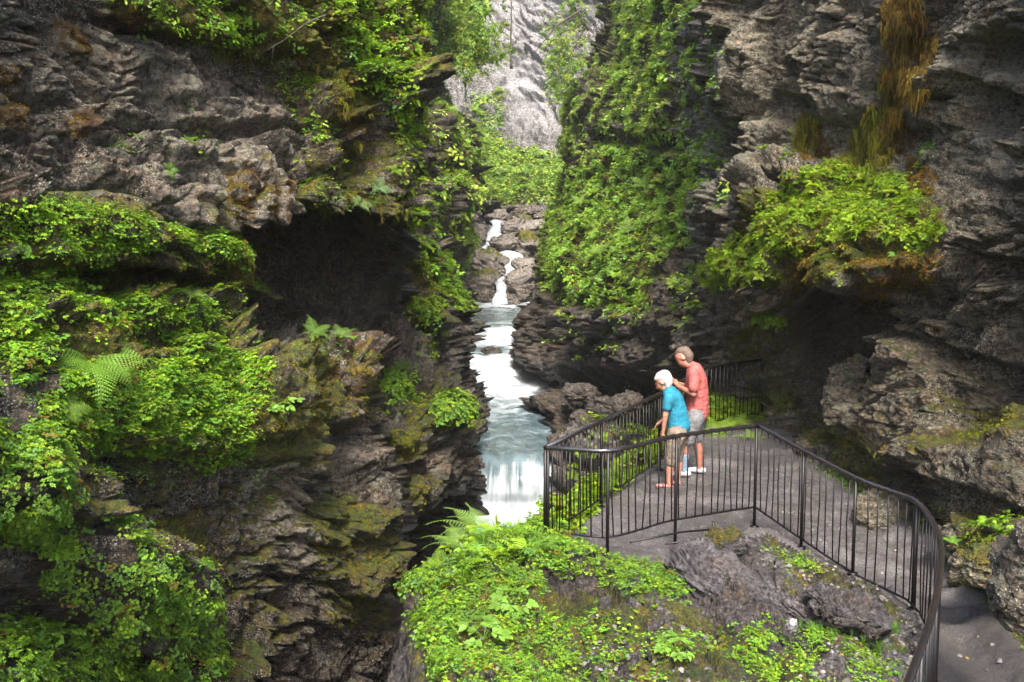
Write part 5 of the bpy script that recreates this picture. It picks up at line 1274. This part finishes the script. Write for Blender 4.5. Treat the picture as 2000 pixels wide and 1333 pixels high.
def railing(label, top, bottom_drop, posts, spacing, kk=10, post_drop=1.16):
    """top: list of (px,py,d); bottom_drop: metres below the rail at both ends"""
    t3 = U(*[np.array([q[i] for q in top], float) for i in range(3)])
    L = smooth_line(t3, kk) if kk > 1 else t3
    root = bpy.data.objects.new('railing', None); COL.objects.link(root)
    root.location = Vector(L[0]) - Vector((0, 0, 1.15)); tag(root, label, 'railing')
    o0 = np.array(root.location)
    Ll = L - o0
    s = np.concatenate([[0], np.cumsum(np.linalg.norm(np.diff(L, axis=0), axis=1))])
    def at(t): return np.array([np.interp(t, s, Ll[:, i]) for i in range(3)])
    wob = [p + np.array([0, 0, .004 * math.sin(3.1 * k)]) for k, p in enumerate(Ll)]
    tube('handrail', wob, 0.026, root, RAILM, 12)
    drop = lambda t: bottom_drop[0] + (bottom_drop[1] - bottom_drop[0]) * t / s[-1]
    tube('bottom_rail', [at(t) - np.array([0, 0, drop(t)]) for t in np.linspace(0, s[-1], 30)], 0.012, root, IRON, 6)
    rr = np.random.default_rng(int(s[-1] * 100))
    pt = []
    for px in posts:                                            # posts where the photo shows them
        X, Y = PR(L)
        if isinstance(px, tuple): k = np.argmin((X - px[0]) ** 2 + (Y - px[1]) ** 2)
        else: k = np.argmin(np.abs(X - px))
        pt.append(s[k]); p = at(s[k])
        g = ground_z(L[k][0], L[k][1]) - o0[2] - .1
        low = min(p[2] - post_drop, g) if g > p[2] - 1.6 else p[2] - post_drop - .12
        tube('post', [p, (p + [0, 0, low]) * [1, 1, 0] + [0, 0, low]], 0.019, root, IRON, 8)
        if g > p[2] - 1.6: tube('base_plate', [(p[0], p[1], g + .085), (p[0], p[1], g + .118)], .055, root, IRON, 4)
    t = spacing * .6
    while t < s[-1] - .03:
        if min([abs(t - q) for q in pt] + [9]) > .045:
            p = at(t); j = rr.normal(0, .006, 2); b = rr.normal(0, .010)
            q = p - np.array([0, 0, drop(t) + .005])
            m_ = (p + q) / 2 + np.array([b, b * .4, 0])
            tube('baluster', [p, m_, q + np.array([j[0], j[1], 0])], 0.0078, root, IRON, 6)
        t += spacing * (1 + .04 * rr.normal())
    return root, at, s
railing('black iron railing on the river side behind the two people', [(1065, 875, 10.6), (1175, 823, 12.1), (1290, 769, 14.1), (1378, 717, 17.0), (1490, 703, 18.2)], (0.98, 0.98), [1066, 1140, 1215, 1275, 1300, 1378, 1489], 0.125, kk=1)
rl, at_, s_ = railing('black iron railing in front of the two people with a gently curved handrail', [(1065, 875, 10.6), (1120, 878, 10.45), (1188, 881, 10.36), (1250, 869, 10.6), (1305, 855, 10.9), (1400, 841, 11.3), (1478, 832, 11.7)], (0.92, 0.99), [1068, 1189, 1326, 1477], 0.115)
o0 = np.array(rl.location)
def lowrail(pts, r=.011): tube('lower_rail', U(*[np.array([q[i] for q in pts], float) for i in range(3)]) - o0, r, rl, IRON, 6)
lowrail([(1230, 1060, 10.5), (1327, 1040, 10.9), (1394, 1034, 11.2)]); lowrail([(1300, 1063, 10.8), (1394, 1051, 11.15)])
lowrail([(1393, 1019, 11.2), (1393, 1072, 11.2)], .016)
railing('black iron railing curving along the path towards the viewer', [(1481, 832, 11.7), (1570, 881, 10.95), (1672, 934, 10.2), (1740, 960, 9.85), (1786, 978, 9.55), (1815, 1008, 9.1), (1836, 1058, 8.4), (1835, 1130, 7.4), (1816, 1215, 6.3), (1790, 1290, 5.6), (1760, 1370, 4.9), (1690, 1560, 4.0)],
        (1.0, 1.1), [1572, 1671, (1789, 980), (1837, 1075), (1830, 1165), (1798, 1265), (1765, 1355)], 0.118, kk=8)

# ---------------------------------------------------------------- the two people
def skin_obj(name, nodes, edges, mat, parent, sub=2, root=0, vox=None):
    """grow one continuous surface round a skeleton; nodes: (x,y,z,r) or (x,y,z,fore-aft r,side r)"""
    m = 12; th = np.linspace(0, 2 * pi, m, endpoint=False); ph = np.linspace(0, pi, 9)
    TH, PH = np.meshgrid(th, ph); S = np.stack([np.cos(TH) * np.sin(PH), np.sin(TH) * np.sin(PH), np.cos(PH)], -1)
    i = np.arange(9 * m).reshape(9, m); j = np.roll(i, -1, 1); q0 = np.stack([i[:-1], i[1:], j[1:], j[:-1]], -1).reshape(-1, 4)
    VV = []; QQ = []; b_ = 0
    full = [np.array([n[0], n[1], n[2], n[3], n[4] if len(n) > 4 else n[3]]) for n in nodes]
    rmin = min(min(n[3], n[4]) for n in full)
    for a1, a2 in edges:
        L = np.linalg.norm(full[a1][:3] - full[a2][:3]); rm = min(full[a1][3:].min(), full[a2][3:].min())
        k = max(3, int(L / (rm * .3)) + 1)
        for t in np.linspace(0, 1, k):
            f = full[a1] * (1 - t) + full[a2] * t
            VV.append((S * [f[3], f[4], (f[3] + f[4]) / 2 if rm > .03 else min(f[3], f[4])] + f[:3]).reshape(-1, 3)); QQ.append(q0 + b_); b_ += 9 * m
    o = mesh_np(name, np.concatenate(VV), np.concatenate(QQ), mat, True, None, None)
    rs_ = o.modifiers.new('join', 'REMESH'); rs_.mode = 'VOXEL'; rs_.voxel_size = vox or max(.005, min(.012, rmin * .5)); rs_.use_smooth_shade = True
    sm = o.modifiers.new('smooth', 'SMOOTH'); sm.factor = .5; sm.iterations = 6 if rmin > .015 else 3
    dg = bpy.context.evaluated_depsgraph_get()
    m2 = bpy.data.meshes.new_from_object(o.evaluated_get(dg))
    o.modifiers.clear(); o.data = m2; m2.name = name
    m2.materials.clear(); m2.materials.append(mat)
    m2.polygons.foreach_set('use_smooth', np.ones(len(m2.polygons), bool))
    o.parent = parent
    return o
SKIN = plain('skin', (0.36, 0.17, 0.115), 0.5, 0, .10, 25); SKIN2 = plain('skin_ruddy', (0.33, 0.13, 0.085), 0.5, 0, .12, 25)
HAIR = plain('grey_brown_hair', (0.14, 0.095, 0.065), 0.7, 0, .3, 90, .6); WHITE = plain('white_cap', (0.36, 0.345, 0.33), 0.8, 0, .05, 60, .3)
CORAL = plain('coral_polo', (0.40, 0.092, 0.080), 0.85, 0, .16, 9, .9); TURQ = plain('turquoise_shirt', (0.006, 0.16, 0.24), 0.85, 0, .18, 8, .9)
GREYC = plain('pale_grey_shorts', (0.17, 0.17, 0.175), 0.85, 0, .16, 9, .9); BEIGE = plain('beige_capris', (0.19, 0.145, 0.11), 0.85, 0, .16, 9, .9)
SOCK = plain('pale_blue_sock', (0.20,0.29,0.38), 0.9); SHOE = plain('white_trainer', (0.42,0.42,0.44), 0.6, 0, .1, 40); SAND = plain('sandal_strap', (0.10, 0.035, 0.05), 0.6); DARK = plain('black_plastic', (0.015, 0.015, 0.016), 0.4)

def hand(nodes, edges, wrist_i, wrist, dirv, palm_n, s=1.0, curl=.5):
    """palm, four fingers and a thumb grown from the wrist node"""
    d = Vector(dirv).normalized(); nn = Vector(palm_n).normalized(); sd = d.cross(nn).normalized(); w = Vector(wrist)
    def add(p, r, a_):
        nodes.append((*p, r)); edges.append((a_, len(nodes) - 1)); return len(nodes) - 1
    pm = add(w + d * .045 * s, .024 * s, wrist_i)
    kn = add(w + d * .085 * s, .022 * s, pm)
    for k, L in enumerate((.075, .084, .078, .062)):
        o_ = sd * (k - 1.5) * .019 * s
        a0 = add(w + d * .092 * s + o_, .0085 * s, kn)
        a1 = add(w + d * (.092 + L * .45) * s + o_ + nn * L * curl * .35 * s, .0080 * s, a0)
        add(w + d * (.092 + L * .75) * s + o_ + nn * L * curl * .95 * s, .0068 * s, a1)
    t0 = add(w + d * .045 * s - sd * .034 * s + nn * .01, .011 * s, pm)
    add(w + d * .085 * s - sd * .05 * s + nn * .03 * s, .009 * s, t0)

def person(label, px, py, head, H):
    d = float(DZ(py, -3.3)); g = U(px, py, d)
    root = bpy.data.objects.new('person', None); COL.objects.link(root)
    root.location = (g[0], g[1], ground_z(g[0], g[1])); root.rotation_euler = (0, 0, head)
    tag(root, label, 'person'); return root

# man: local x forward, y to his left, z up
man = person('tall man in coral polo shirt and pale grey shorts looking down at his hands', 1351, 921, R(162), 1.78)
N = []; E = []
def nd(*a_, to=None):
    N.append(a_)
    if to is not None: E.append((to, len(N) - 1))
    return len(N) - 1
pel = nd(-.06, 0, .94, .13, .15)
sp1 = nd(-.055, 0, 1.12, .125, .15, to=pel); ch = nd(-.03, 0, 1.34, .125, .17, to=sp1); nb = nd(.0, 0, 1.49, .075, .09, to=ch)
nk = nd(.07, 0, 1.54, .058, to=nb); h1_ = nd(.15, 0, 1.585, .078, .070, to=nk); h2_ = nd(.165, 0, 1.65, .095, .080, to=h1_); h3_ = nd(.155, 0, 1.705, .07, .062, to=h2_)
nz1 = nd(.215, 0, 1.625, .020, to=h1_); nz2 = nd(.232, 0, 1.605, .013, to=nz1); chn = nd(.19, 0, 1.555, .028, to=h1_)
for s in (1, -1): nd(.125, s * .080, 1.625, .013, to=h2_)
for s in (1, -1):
    sh = nd(-.03, s * .19, 1.45, .062, to=ch); el = nd(-.04, s * .27, 1.18, .045, to=sh); wr = nd(.19, s * .10, 1.25, .030, to=el)
    hand(N, E, wr, (.19, s * .10, 1.25), (.60, -s * .50, .35), (0.2, -s, .2), 1.0, .8)
for s, fx in ((1, .10), (-1, -.07)):
    hp = nd(-.05 + fx * .1, s * .10, .86, .105, to=pel); kn = nd(.02 + fx * .7, s * .12, .48, .062, to=hp); cf_ = nd(-.01 + fx * .9, s * .125, .34, .060, to=kn)
    an = nd(-.02 + fx, s * .13, .09, .036, to=cf_); hl = nd(-.04 + fx, s * .13, .035, .032, to=an); nd(.14 + fx, s * .15, .03, .030, to=hl)
skin_obj('body', N, E, SKIN2, man)
tn = [(-.06, 0, .90, .165, .185), (-.06, 0, 1.08, .160, .19), (-.04, 0, 1.30, .155, .205), (-.02, 0, 1.44, .12, .15), (.02, 0, 1.515, .075, .08),
      (-.035, .20, 1.435, .082), (-.045, .27, 1.27, .078), (-.035, -.20, 1.435, .082), (-.045, -.27, 1.27, .078)]
skin_obj('polo_shirt', tn, [(0, 1), (1, 2), (2, 3), (3, 4), (2, 5), (5, 6), (2, 7), (7, 8)], CORAL, man)
tube('collar', [(.02 + .085 * cos(t), .085 * sin(t), 1.535 - .02 * cos(t)) for t in np.linspace(0.4, 2 * pi - .4, 12)], .016, man, CORAL, 6)
sn = [(-.06, 0, .96, .145, .17), (-.055, .10, .84, .125), (.0, .115, .66, .108), (.035, .12, .52, .098), (-.055, -.10, .84, .125), (-.05, -.115, .66, .108), (-.035, -.12, .52, .098)]
skin_obj('shorts', sn, [(0, 1), (1, 2), (2, 3), (0, 4), (4, 5), (5, 6)], GREYC, man)
hn = [(.12, 0, 1.72, .080, .078), (.075, 0, 1.665, .075, .085), (.06, 0, 1.60, .05, .07), (.19, 0, 1.722, .055, .065), (.235, .02, 1.70, .026)]
skin_obj('hair', hn, [(0, 1), (1, 2), (0, 3), (3, 4)], HAIR, man)
for s, fx in ((1, .10), (-1, -.07)):
    skin_obj('shoe', [(-.07 + fx, s * .13, .05, .045), (.04 + fx, s * .14, .045, .042), (.15 + fx, s * .155, .035, .036)], [(0, 1), (1, 2)], SHOE, man)
    if s > 0: skin_obj('sock', [(-.02 + fx, s * .13, .07, .044), (-.012 + fx * .95, s * .128, .18, .050), (-.008 + fx * .9, s * .126, .30, .064)], [(0, 1), (1, 2)], SOCK, man)
for s in (1, -1):
    skin_obj('eye', [(.224, s * .035, 1.662, .009), (.230, s * .035, 1.660, .007)], [(0, 1)], DARK, man, 1)
man.scale = (1.03, 1.03, 1.03)
cx, cy, cz = Matrix.Translation(man.location) @ Matrix.Rotation(R(162), 4, 'Z') @ Vector((.27, 0, 1.31))
cm = mesh_np('camera', [(x, y, z) for x in (-.018, .018) for y in (-.055, .055) for z in (-.034, .034)], [(0, 1, 3, 2), (4, 6, 7, 5), (0, 4, 5, 1), (2, 3, 7, 6), (0, 2, 6, 4), (1, 5, 7, 3)], DARK, False)
bv = cm.modifiers.new('bevel', 'BEVEL'); bv.width = .006; bv.segments = 2
cm.location = (cx, cy, cz); cm.rotation_euler = (0, R(25), R(162)); tag(cm, 'small dark camera held up in both hands of the man in coral', 'camera')
tube('lens', [(.015, 0, 0), (.045, 0, 0)], .022, cm, DARK, 12)

wom = person('shorter woman in turquoise shirt, beige capris and white cap beside the far railing', 1313, 941, R(158), 1.53)
N = []; E = []
pel = nd(-.08, 0, .86, .13, .155)
sp1 = nd(-.05, 0, 1.02, .12, .145, to=pel); ch = nd(.0, 0, 1.19, .115, .15, to=sp1); nb = nd(.06, 0, 1.30, .075, .08, to=ch)
nk = nd(.11, 0, 1.345, .050, to=nb); h1_ = nd(.165, 0, 1.395, .072, .066, to=nk); h2_ = nd(.16, 0, 1.46, .088, .078, to=h1_); h3_ = nd(.14, 0, 1.51, .065, .06, to=h2_)
nz1 = nd(.235, 0, 1.42, .018, to=h1_); nd(.250, 0, 1.403, .012, to=nz1); nd(.22, 0, 1.355, .024, to=h1_)
for s in (1, -1): nd(.14, s * .082, 1.43, .016, to=h2_)
for s in (1, -1):
    sh = nd(.02, s * .165, 1.26, .055, to=ch)
    if s > 0:
        el = nd(.06, .215, 1.02, .040, to=sh); wr = nd(.085, .20, .83, .027, to=el)
        hand(N, E, wr, (.085, .20, .83), (.12, -.02, -1), (-.2, -1, 0), .92, .35)
    else:
        el = nd(.08, -.20, 1.03, .040, to=sh); wr = nd(.19, -.15, .88, .027, to=el)
        hand(N, E, wr, (.19, -.15, .88), (.6, .2, -.5), (0, 0.2, -1), .92, .7)
for s, fx in ((1, .04), (-1, -.03)):
    hp = nd(-.075, s * .10, .78, .105, to=pel); kn = nd(-.01 + fx, s * .105, .43, .062, to=hp); cf_ = nd(-.03 + fx, s * .108, .30, .058, to=kn)
    an = nd(-.02 + fx, s * .11, .08, .034, to=cf_); hl = nd(-.035 + fx, s * .11, .032, .030, to=an); nd(.13 + fx, s * .125, .028, .028, to=hl)
skin_obj('body', N, E, SKIN, wom)
tn = [(-.075, 0, .845, .165, .19), (-.05, 0, 1.0, .155, .18), (.0, 0, 1.17, .145, .185), (.045, 0, 1.275, .105, .14), (.085, 0, 1.32, .066, .07), (.02, .17, 1.255, .074), (.04, .21, 1.13, .066), (.02, -.17, 1.255, .074), (.06, -.20, 1.13, .066)]
skin_obj('shirt', tn, [(0, 1), (1, 2), (2, 3), (3, 4), (2, 5), (5, 6), (2, 7), (7, 8)], TURQ, wom)
sn = [(-.08, 0, .87, .150, .178), (-.075, .095, .75, .132), (-.03, .105, .55, .100), (.0, .108, .37, .082), (-.075, -.095, .75, .132), (-.05, -.105, .55, .100), (-.04, -.108, .37, .082)]
skin_obj('capri_trousers', sn, [(0, 1), (1, 2), (2, 3), (0, 4), (4, 5), (5, 6)], BEIGE, wom)
skin_obj('cap', [(.13, 0, 1.515, .098, .092), (.10, 0, 1.47, .088, .092), (.185, 0, 1.505, .075, .08), (.245, 0, 1.475, .030, .06)], [(0, 1), (0, 2), (2, 3)], WHITE, wom)
skin_obj('hair', [(.075, 0, 1.45, .062, .085), (.08, 0, 1.405, .05, .07)], [(0, 1)], plain('white_hair', (.55, .52, .48), .8, 0, .1, 80, .4), wom)
for s, fx in ((1, .04), (-1, -.03)):
    skin_obj('sandal', [(-.06 + fx, s * .11, .018, .036), (.04 + fx, s * .118, .016, .034), (.14 + fx, s * .128, .014, .032)], [(0, 1), (1, 2)], SAND, wom)
    skin_obj('sandal_strap', [(.05 + fx, s * .12 - .045, .03, .014), (.05 + fx, s * .12, .07, .014), (.05 + fx, s * .12 + .045, .03, .014)], [(0, 1), (1, 2)], SAND, wom)
for s in (1, -1): skin_obj('eye', [(.232, s * .03, 1.448, .009), (.238, s * .03, 1.446, .007)], [(0, 1)], DARK, wom, 1)
# ---------------------------------------------------------------- single plants, bushes and trees
def surf(mass, px, py):
    M = MASS[mass]
    q = (M['X'] - px) ** 2 + (M['Y'] - py) ** 2
    c_ = np.where(q < max(36, q.min() * 1.5 + 1))[0]
    k = c_[np.argmin(M['P'][c_, 1])]
    return M['P'][k], M['Ns'][k]
def plant(name, mass, px, py, proto, size, nrm, pal, label, cat='fern', group=None, off=.05, yaw=0.0):
    P, N = surf(mass, px, py)
    V, Q, Cc = proto
    z = Vector(np.array(nrm, float) + 0).normalized(); x = Vector((cos(yaw), sin(yaw), .01)); x = (x - z * x.dot(z)).normalized(); y = z.cross(x)
    W = (V @ np.array([x, y, z])) * size
    base = np.array(pal)
    col = np.concatenate([base[None] * Cc[:, None], np.ones((len(V), 1))], 1)
    o = mesh_np(name, W, Q, LEAF, False, col)
    o.location = Vector(P + N * off)
    return tag(o, label, cat, group)
r2 = np.random.default_rng(77)
def fd(nf, arch, n=16, a0=0, spread=2 * pi, el=.9): return fern(r2, nf, arch, True, n, spread, a0, el)
plant('fern', 'left_cliff', 165, 715, fd(10, 1.5, 20), .78, (.5, -.5, .8), (.13, .26, .03), 'largest fern with long fronds drooping over the left ledge')
plant('fern', 'left_cliff', 118, 800, fd(6, 1.5, 18), .34, (.5, -.35, .7), (.12, .22, .025), 'smaller fern hanging just below the largest one at far left')
plant('fern', 'left_cliff', 300, 716, fd(4, .9, 12, -.9, 1.8, .6), .24, (.3, -.3, .9), (.12, .24, .10), 'pale blue-green fern reaching out of the dark slot on the left ledge')
plant('fern', 'left_cliff', 478, 482, fd(5, 1.3, 14), .24, (.4, -.3, .8), (.15, .24, .05), 'small fern with curled fronds on the rusty moss left of the cave roof')
plant('fern', 'left_cliff', 735, 372, fd(6, 1.0, 12), .36, (.5, -.5, .5), (.11, .20, .08), 'blue-green fern on the outer face of the overhang above the cave')
plant('fern', 'left_cliff', 700, 398, fd(5, 1.1, 12), .28, (.5, -.5, .5), (.12, .21, .06), 'small fern just left of the blue-green one above the cave')
plant('fern', 'left_cliff', 330, 338, fd(5, 1.4, 10), .16, (.5, -.5, .3), (.09, .20, .02), 'little hanging fern on the grey lichen rock')
plant('fern', 'left_cliff', 372, 585, fd(6, 1.2, 14), .26, (.3, -.3, .9), (.11, .21, .02), 'fern on top of the leafy ledge under the small dark slot')
plant('fern', 'left_cliff', 610, 655, fd(7, 1.0, 14), .36, (.2, -.3, 1), (.10, .19, .03), 'dark green fern at the lip of the cave floor')
plant('fern', 'left_cliff', 665, 668, fd(6, 1.0, 14), .36, (.2, -.3, 1), (.11, .21, .035), 'lighter fern on the mossy rock right of the cave floor')
plant('fern', 'terrain', 950, 1042, fd(5, .75, 18, 1.6, 2.2, 1.15), .70, (-.35, -.1, 1), (.16, .27, .05), 'tall bright fern standing up in front of the waterfall', yaw=.3)
plant('fern', 'terrain', 905, 1075, fd(5, .8, 18, 1.6, 2.4, 1.0), .46, (-.4, -.1, 1), (.15, .26, .045), 'fern leaning out over the gorge left of the tallest fern')
plant('fern', 'terrain', 862, 1125, fd(6, 1.0, 18, 1.2, 3.0, .9), .40, (-.4, -.2, 1), (.14, .25, .03), 'lowest of the three foreground ferns on the left rim of the knoll')
for k, (px, py, sz, lb) in enumerate([(1405, 845, .62, 'leafy fern right behind the back railing, nearest the man'), (1440, 830, .60, 'bushy fern behind the middle of the far railing panel'), (1470, 850, .42, 'small fern by the last post of the far railing'), (1420, 800, .55, 'upright fern at the rear of the clump behind the railing')]):
    plant('fern', 'right_middle_cliff' if 0 else 'terrain', px, py, fd(8, 1.0, 14), sz, (-.1, -.2, 1), (.15, .25, .02), lb, off=-.05)
for px, py, sz, lb in [(1140, 400, .8, 'fern on the left shoulder of the green right-hand slope'), (1210, 345, .9, 'big fern near the top of the green right-hand slope'), (1260, 370, .9, 'fern in the middle of the upper green slope'), (1330, 360, .85, 'fern at the upper right of the green slope beside bare rock'),
                       (1230, 450, .8, 'fern in the middle of the green right-hand slope'), (1180, 500, .7, 'fern low on the green slope above the dark river rock'), (1290, 430, .7, 'fern near the dark rock step on the green slope')]:
    plant('fern', 'right_middle_cliff', px, py, FERN[int(px) % 4], sz, (-.3, -.5, 1), (.15, .25, .04), lb)
for px, py, sz, lb in [(1010, 1190, .20, 'broad-leaved plant on the mossy brown patch of the knoll'), (945, 1262, .20, 'bright broad-leaved plant low on the knoll, nearest the gorge'), (1330, 1275, .16, 'small leafy plant at the foot of the slate slab'), (545, 800, .22, 'leafy plant hanging below the pale rock by the cave')]:
    plant('broadleaf_plant', 'terrain' if px > 700 else 'left_cliff', px, py, herb(r2, 12, 3, .42), sz, (.0, -.4, 1), (.12, .24, .03), lb, cat='plant')
for px, py in []: pass

def bush(px, py, mass, rad, n, pal, label, protos, size, name='bush'):
    P, N = surf(mass, px, py) if isinstance(mass, str) else (U(px, py, mass), np.zeros(3))
    rr = np.random.default_rng(int(px))
    d = rr.normal(size=(n, 3)); d[:, 2] = np.abs(d[:, 2]) * .9 - .25; d /= np.linalg.norm(d, axis=1, keepdims=True)
    rd = rad * (.45 + .55 * rr.random((n, 1)) ** .5) * (1 + .2 * gn(d * 2 + px)[:, None])
    pos = d * rd * [1.05, 1, .85]
    pal_ = np.array(GREENS[pal]); col = pal_[rr.integers(0, len(pal_), n)] * (.75 + .5 * rr.random((n, 1)))
    root = bpy.data.objects.new(name, None); COL.objects.link(root); root.location = Vector(P + N * rad * .35 + [0, -rad * .2, 0]); tag(root, label, 'bush')
    instance('leaves', protos, pos, d * .8 + [0, -.1, .6], size * (.7 + .6 * rr.random(n)), col, LEAF, parent=root, seed=int(px))
    for k in range(5):
        e = Vector(d[k] * rad * .7); tube('stem', [Vector((0, 0, -rad * .5)), e * .45 + Vector((0, 0, -.05)), e], [.012, .009, .005], root, BARK, 6)
BARK = plain('bark', (0.075, 0.06, 0.045), 0.9, 0, .3, 30, .5)
bush(866, 812, 'left_buttress', .42, 210, 'fresh', 'round bright bush perched on the buttress above the pool', HERBS, .16)
bush(775, 760, 'left_buttress', .26, 90, 'fresh', 'loose bush tucked beside the mossy boulder top', HERBS + SPRAY, .14)
bush(1500, 625, 'right_cliff', .22, 70, 'bright', 'small leafy bush on the ledge beside the dark recess', HERBS, .12)

bush(1400, 828, 19.2, .62, 420, 'yellow', 'bright bush behind the far railing nearest the man in coral', HERBS + SMALL, .20)
bush(1452, 838, 18.9, .50, 300, 'yellow', 'bright bush behind the middle of the far railing panel', HERBS + SMALL, .19)
bush(1485, 868, 18.3, .36, 160, 'bright', 'small low bush against the cliff foot at the end of the far railing', HERBS + SMALL, .17)
def tree(base, limbs, n, size, rad, pal, label, hang=.3, name='tree', protos=None, tr=.09, kind='tree'):
    """base: world point; limbs: lists of world points relative to base"""
    root = bpy.data.objects.new(name, None); COL.objects.link(root); root.location = Vector(base); tag(root, label, kind)
    rr = np.random.default_rng(int(abs(base[0]) * 1000))
    pts = []
    for k, L in enumerate(limbs):
        f = smooth_line(L, 6); f = f + rr.normal(size=f.shape) * tr * .3 * np.linspace(0, 1, len(f))[:, None]
        rad_ = list(np.linspace(tr * (1 if k == 0 else .5), tr * .12, len(f)))
        tube('trunk' if k == 0 else 'limb', f, rad_, root, BARK, 7)
        pts.append(f[len(f) // 4:])
        for j in range(7):                                        # twigs
            a_ = f[rr.integers(len(f) // 3, len(f))]; e = a_ + rr.normal(size=3) * rad * .7 + [0, 0, -rad * hang]
            tube('twig', [a_, (a_ + e) / 2 + [0, 0, rad * .15], e], [tr * .16, tr * .1, tr * .05], root, BARK, 5)
            pts.append(np.linspace(a_, e, 5))
    if n:
        P = np.concatenate(pts); P = P[rr.integers(0, len(P), n)] + rr.normal(size=(n, 3)) * rad * .42 + [0, 0, -rad * hang * .5]
        pal_ = np.array(GREENS[pal]); col = pal_[rr.integers(0, len(pal_), n)] * (.7 + .55 * rr.random((n, 1)))
        instance('crown', protos or SPRAY, P, rr.normal(size=(n, 3)) * .5 + [0, 0, .4], size * (.6 + .8 * rr.random(n)), col, LEAF, parent=root, seed=n)
    return root
def rel(px, py, d, ps): 
    b = U(px, py, d); return b, [[U(*q) - b for q in L] for L in ps]
b, L = rel(835, 110, 50, [[(835, 110, 50), (870, 60, 50), (905, 35, 49.5), (940, 45, 49)], [(850, 90, 50), (890, 80, 49), (930, 100, 48.5)], [(860, 70, 50), (890, 20, 50), (915, -30, 50)], [(870, 60, 50), (915, 75, 49), (955, 95, 49)]])
tree(b, L, 420, .6, 1.0, 'far', 'leaning willow-like tree hanging over the far left side of the gorge', .5)
b, L = rel(1150, 60, 57, [[(1150, 60, 57), (1125, 20, 57), (1110, -30, 57)], [(1140, 45, 57), (1108, 70, 56), (1088, 120, 56)], [(1145, 50, 57), (1120, 100, 56.5), (1110, 170, 56)]])
tree(b, L, 150, .5, .8, 'far', 'thin drooping tree on the upper right rim of the gorge', .6)
b, L = rel(999, 135, 104, [[(999, 135, 104), (998, 80, 104), (999, 20, 104), (997, -60, 104)], [(998, 60, 104), (975, 50, 104)], [(998, 90, 104), (1018, 70, 104)]])
tree(b, L, 0, .5, .9, 'far', 'bare dead tree trunk standing in front of the pale back cliff', name='dead_tree', tr=.16)
b, L = rel(1135, 20, 56, [[(1135, 20, 56), (1090, 50, 56), (1062, 82, 56), (1040, 108, 56)]])
tree(b, L, 0, .5, .9, 'far', 'bare branch slanting down from the upper right rim across the pale cliff', name='dead_branch', tr=.07, kind='branch')
b, L = rel(636, 30, 12.6, [[(636, 30, 12.6), (600, 45, 12.3), (560, 75, 12.2), (522, 98, 12.1)], [(600, 45, 12.3), (575, 20, 12.2)]])
tree(b, L, 0, .5, .2, 'far', 'thin bare twig sticking out of the greenery on the near left cliff', name='dead_branch', tr=.012, kind='branch')
b, L = rel(993, 427, 88, [[(993, 432, 88), (1001, 415, 88), (1016, 425, 87.5)]])
tree(b, L, 0, .5, .3, 'far', 'bleached bent driftwood log lying on the upper boulders', name='driftwood', tr=.2, kind='log')

# ---------------------------------------------------------------- damp air
def haze_box():
    me = bpy.data.meshes.new('haze')
    x0, x1, y0, y1, z0, z1 = -45, 45, -6, 150, -20, 46
    v = [(x, y, z) for x in (x0, x1) for y in (y0, y1) for z in (z0, z1)]
    me.from_pydata(v, [], [(0, 1, 3, 2), (4, 6, 7, 5), (0, 4, 5, 1), (2, 3, 7, 6), (0, 2, 6, 4), (1, 5, 7, 3)])
    m = bpy.data.materials.new('haze'); m.use_nodes = True; nt = m.node_tree
    nt.nodes.remove(nt.nodes['Principled BSDF'])
    pv = nt.nodes.new('ShaderNodeVolumePrincipled'); pv.inputs['Density'].default_value = 0.00026
    pv.inputs['Color'].default_value = (.93, .96, 1, 1)
    nt.links.new(pv.outputs[0], nt.nodes['Material Output'].inputs['Volume'])
    me.materials.append(m)
    o = bpy.data.objects.new('haze', me); COL.objects.link(o); tag(o, 'thin pale mist filling the far end of the gorge', 'haze', kind='stuff')
haze_box()
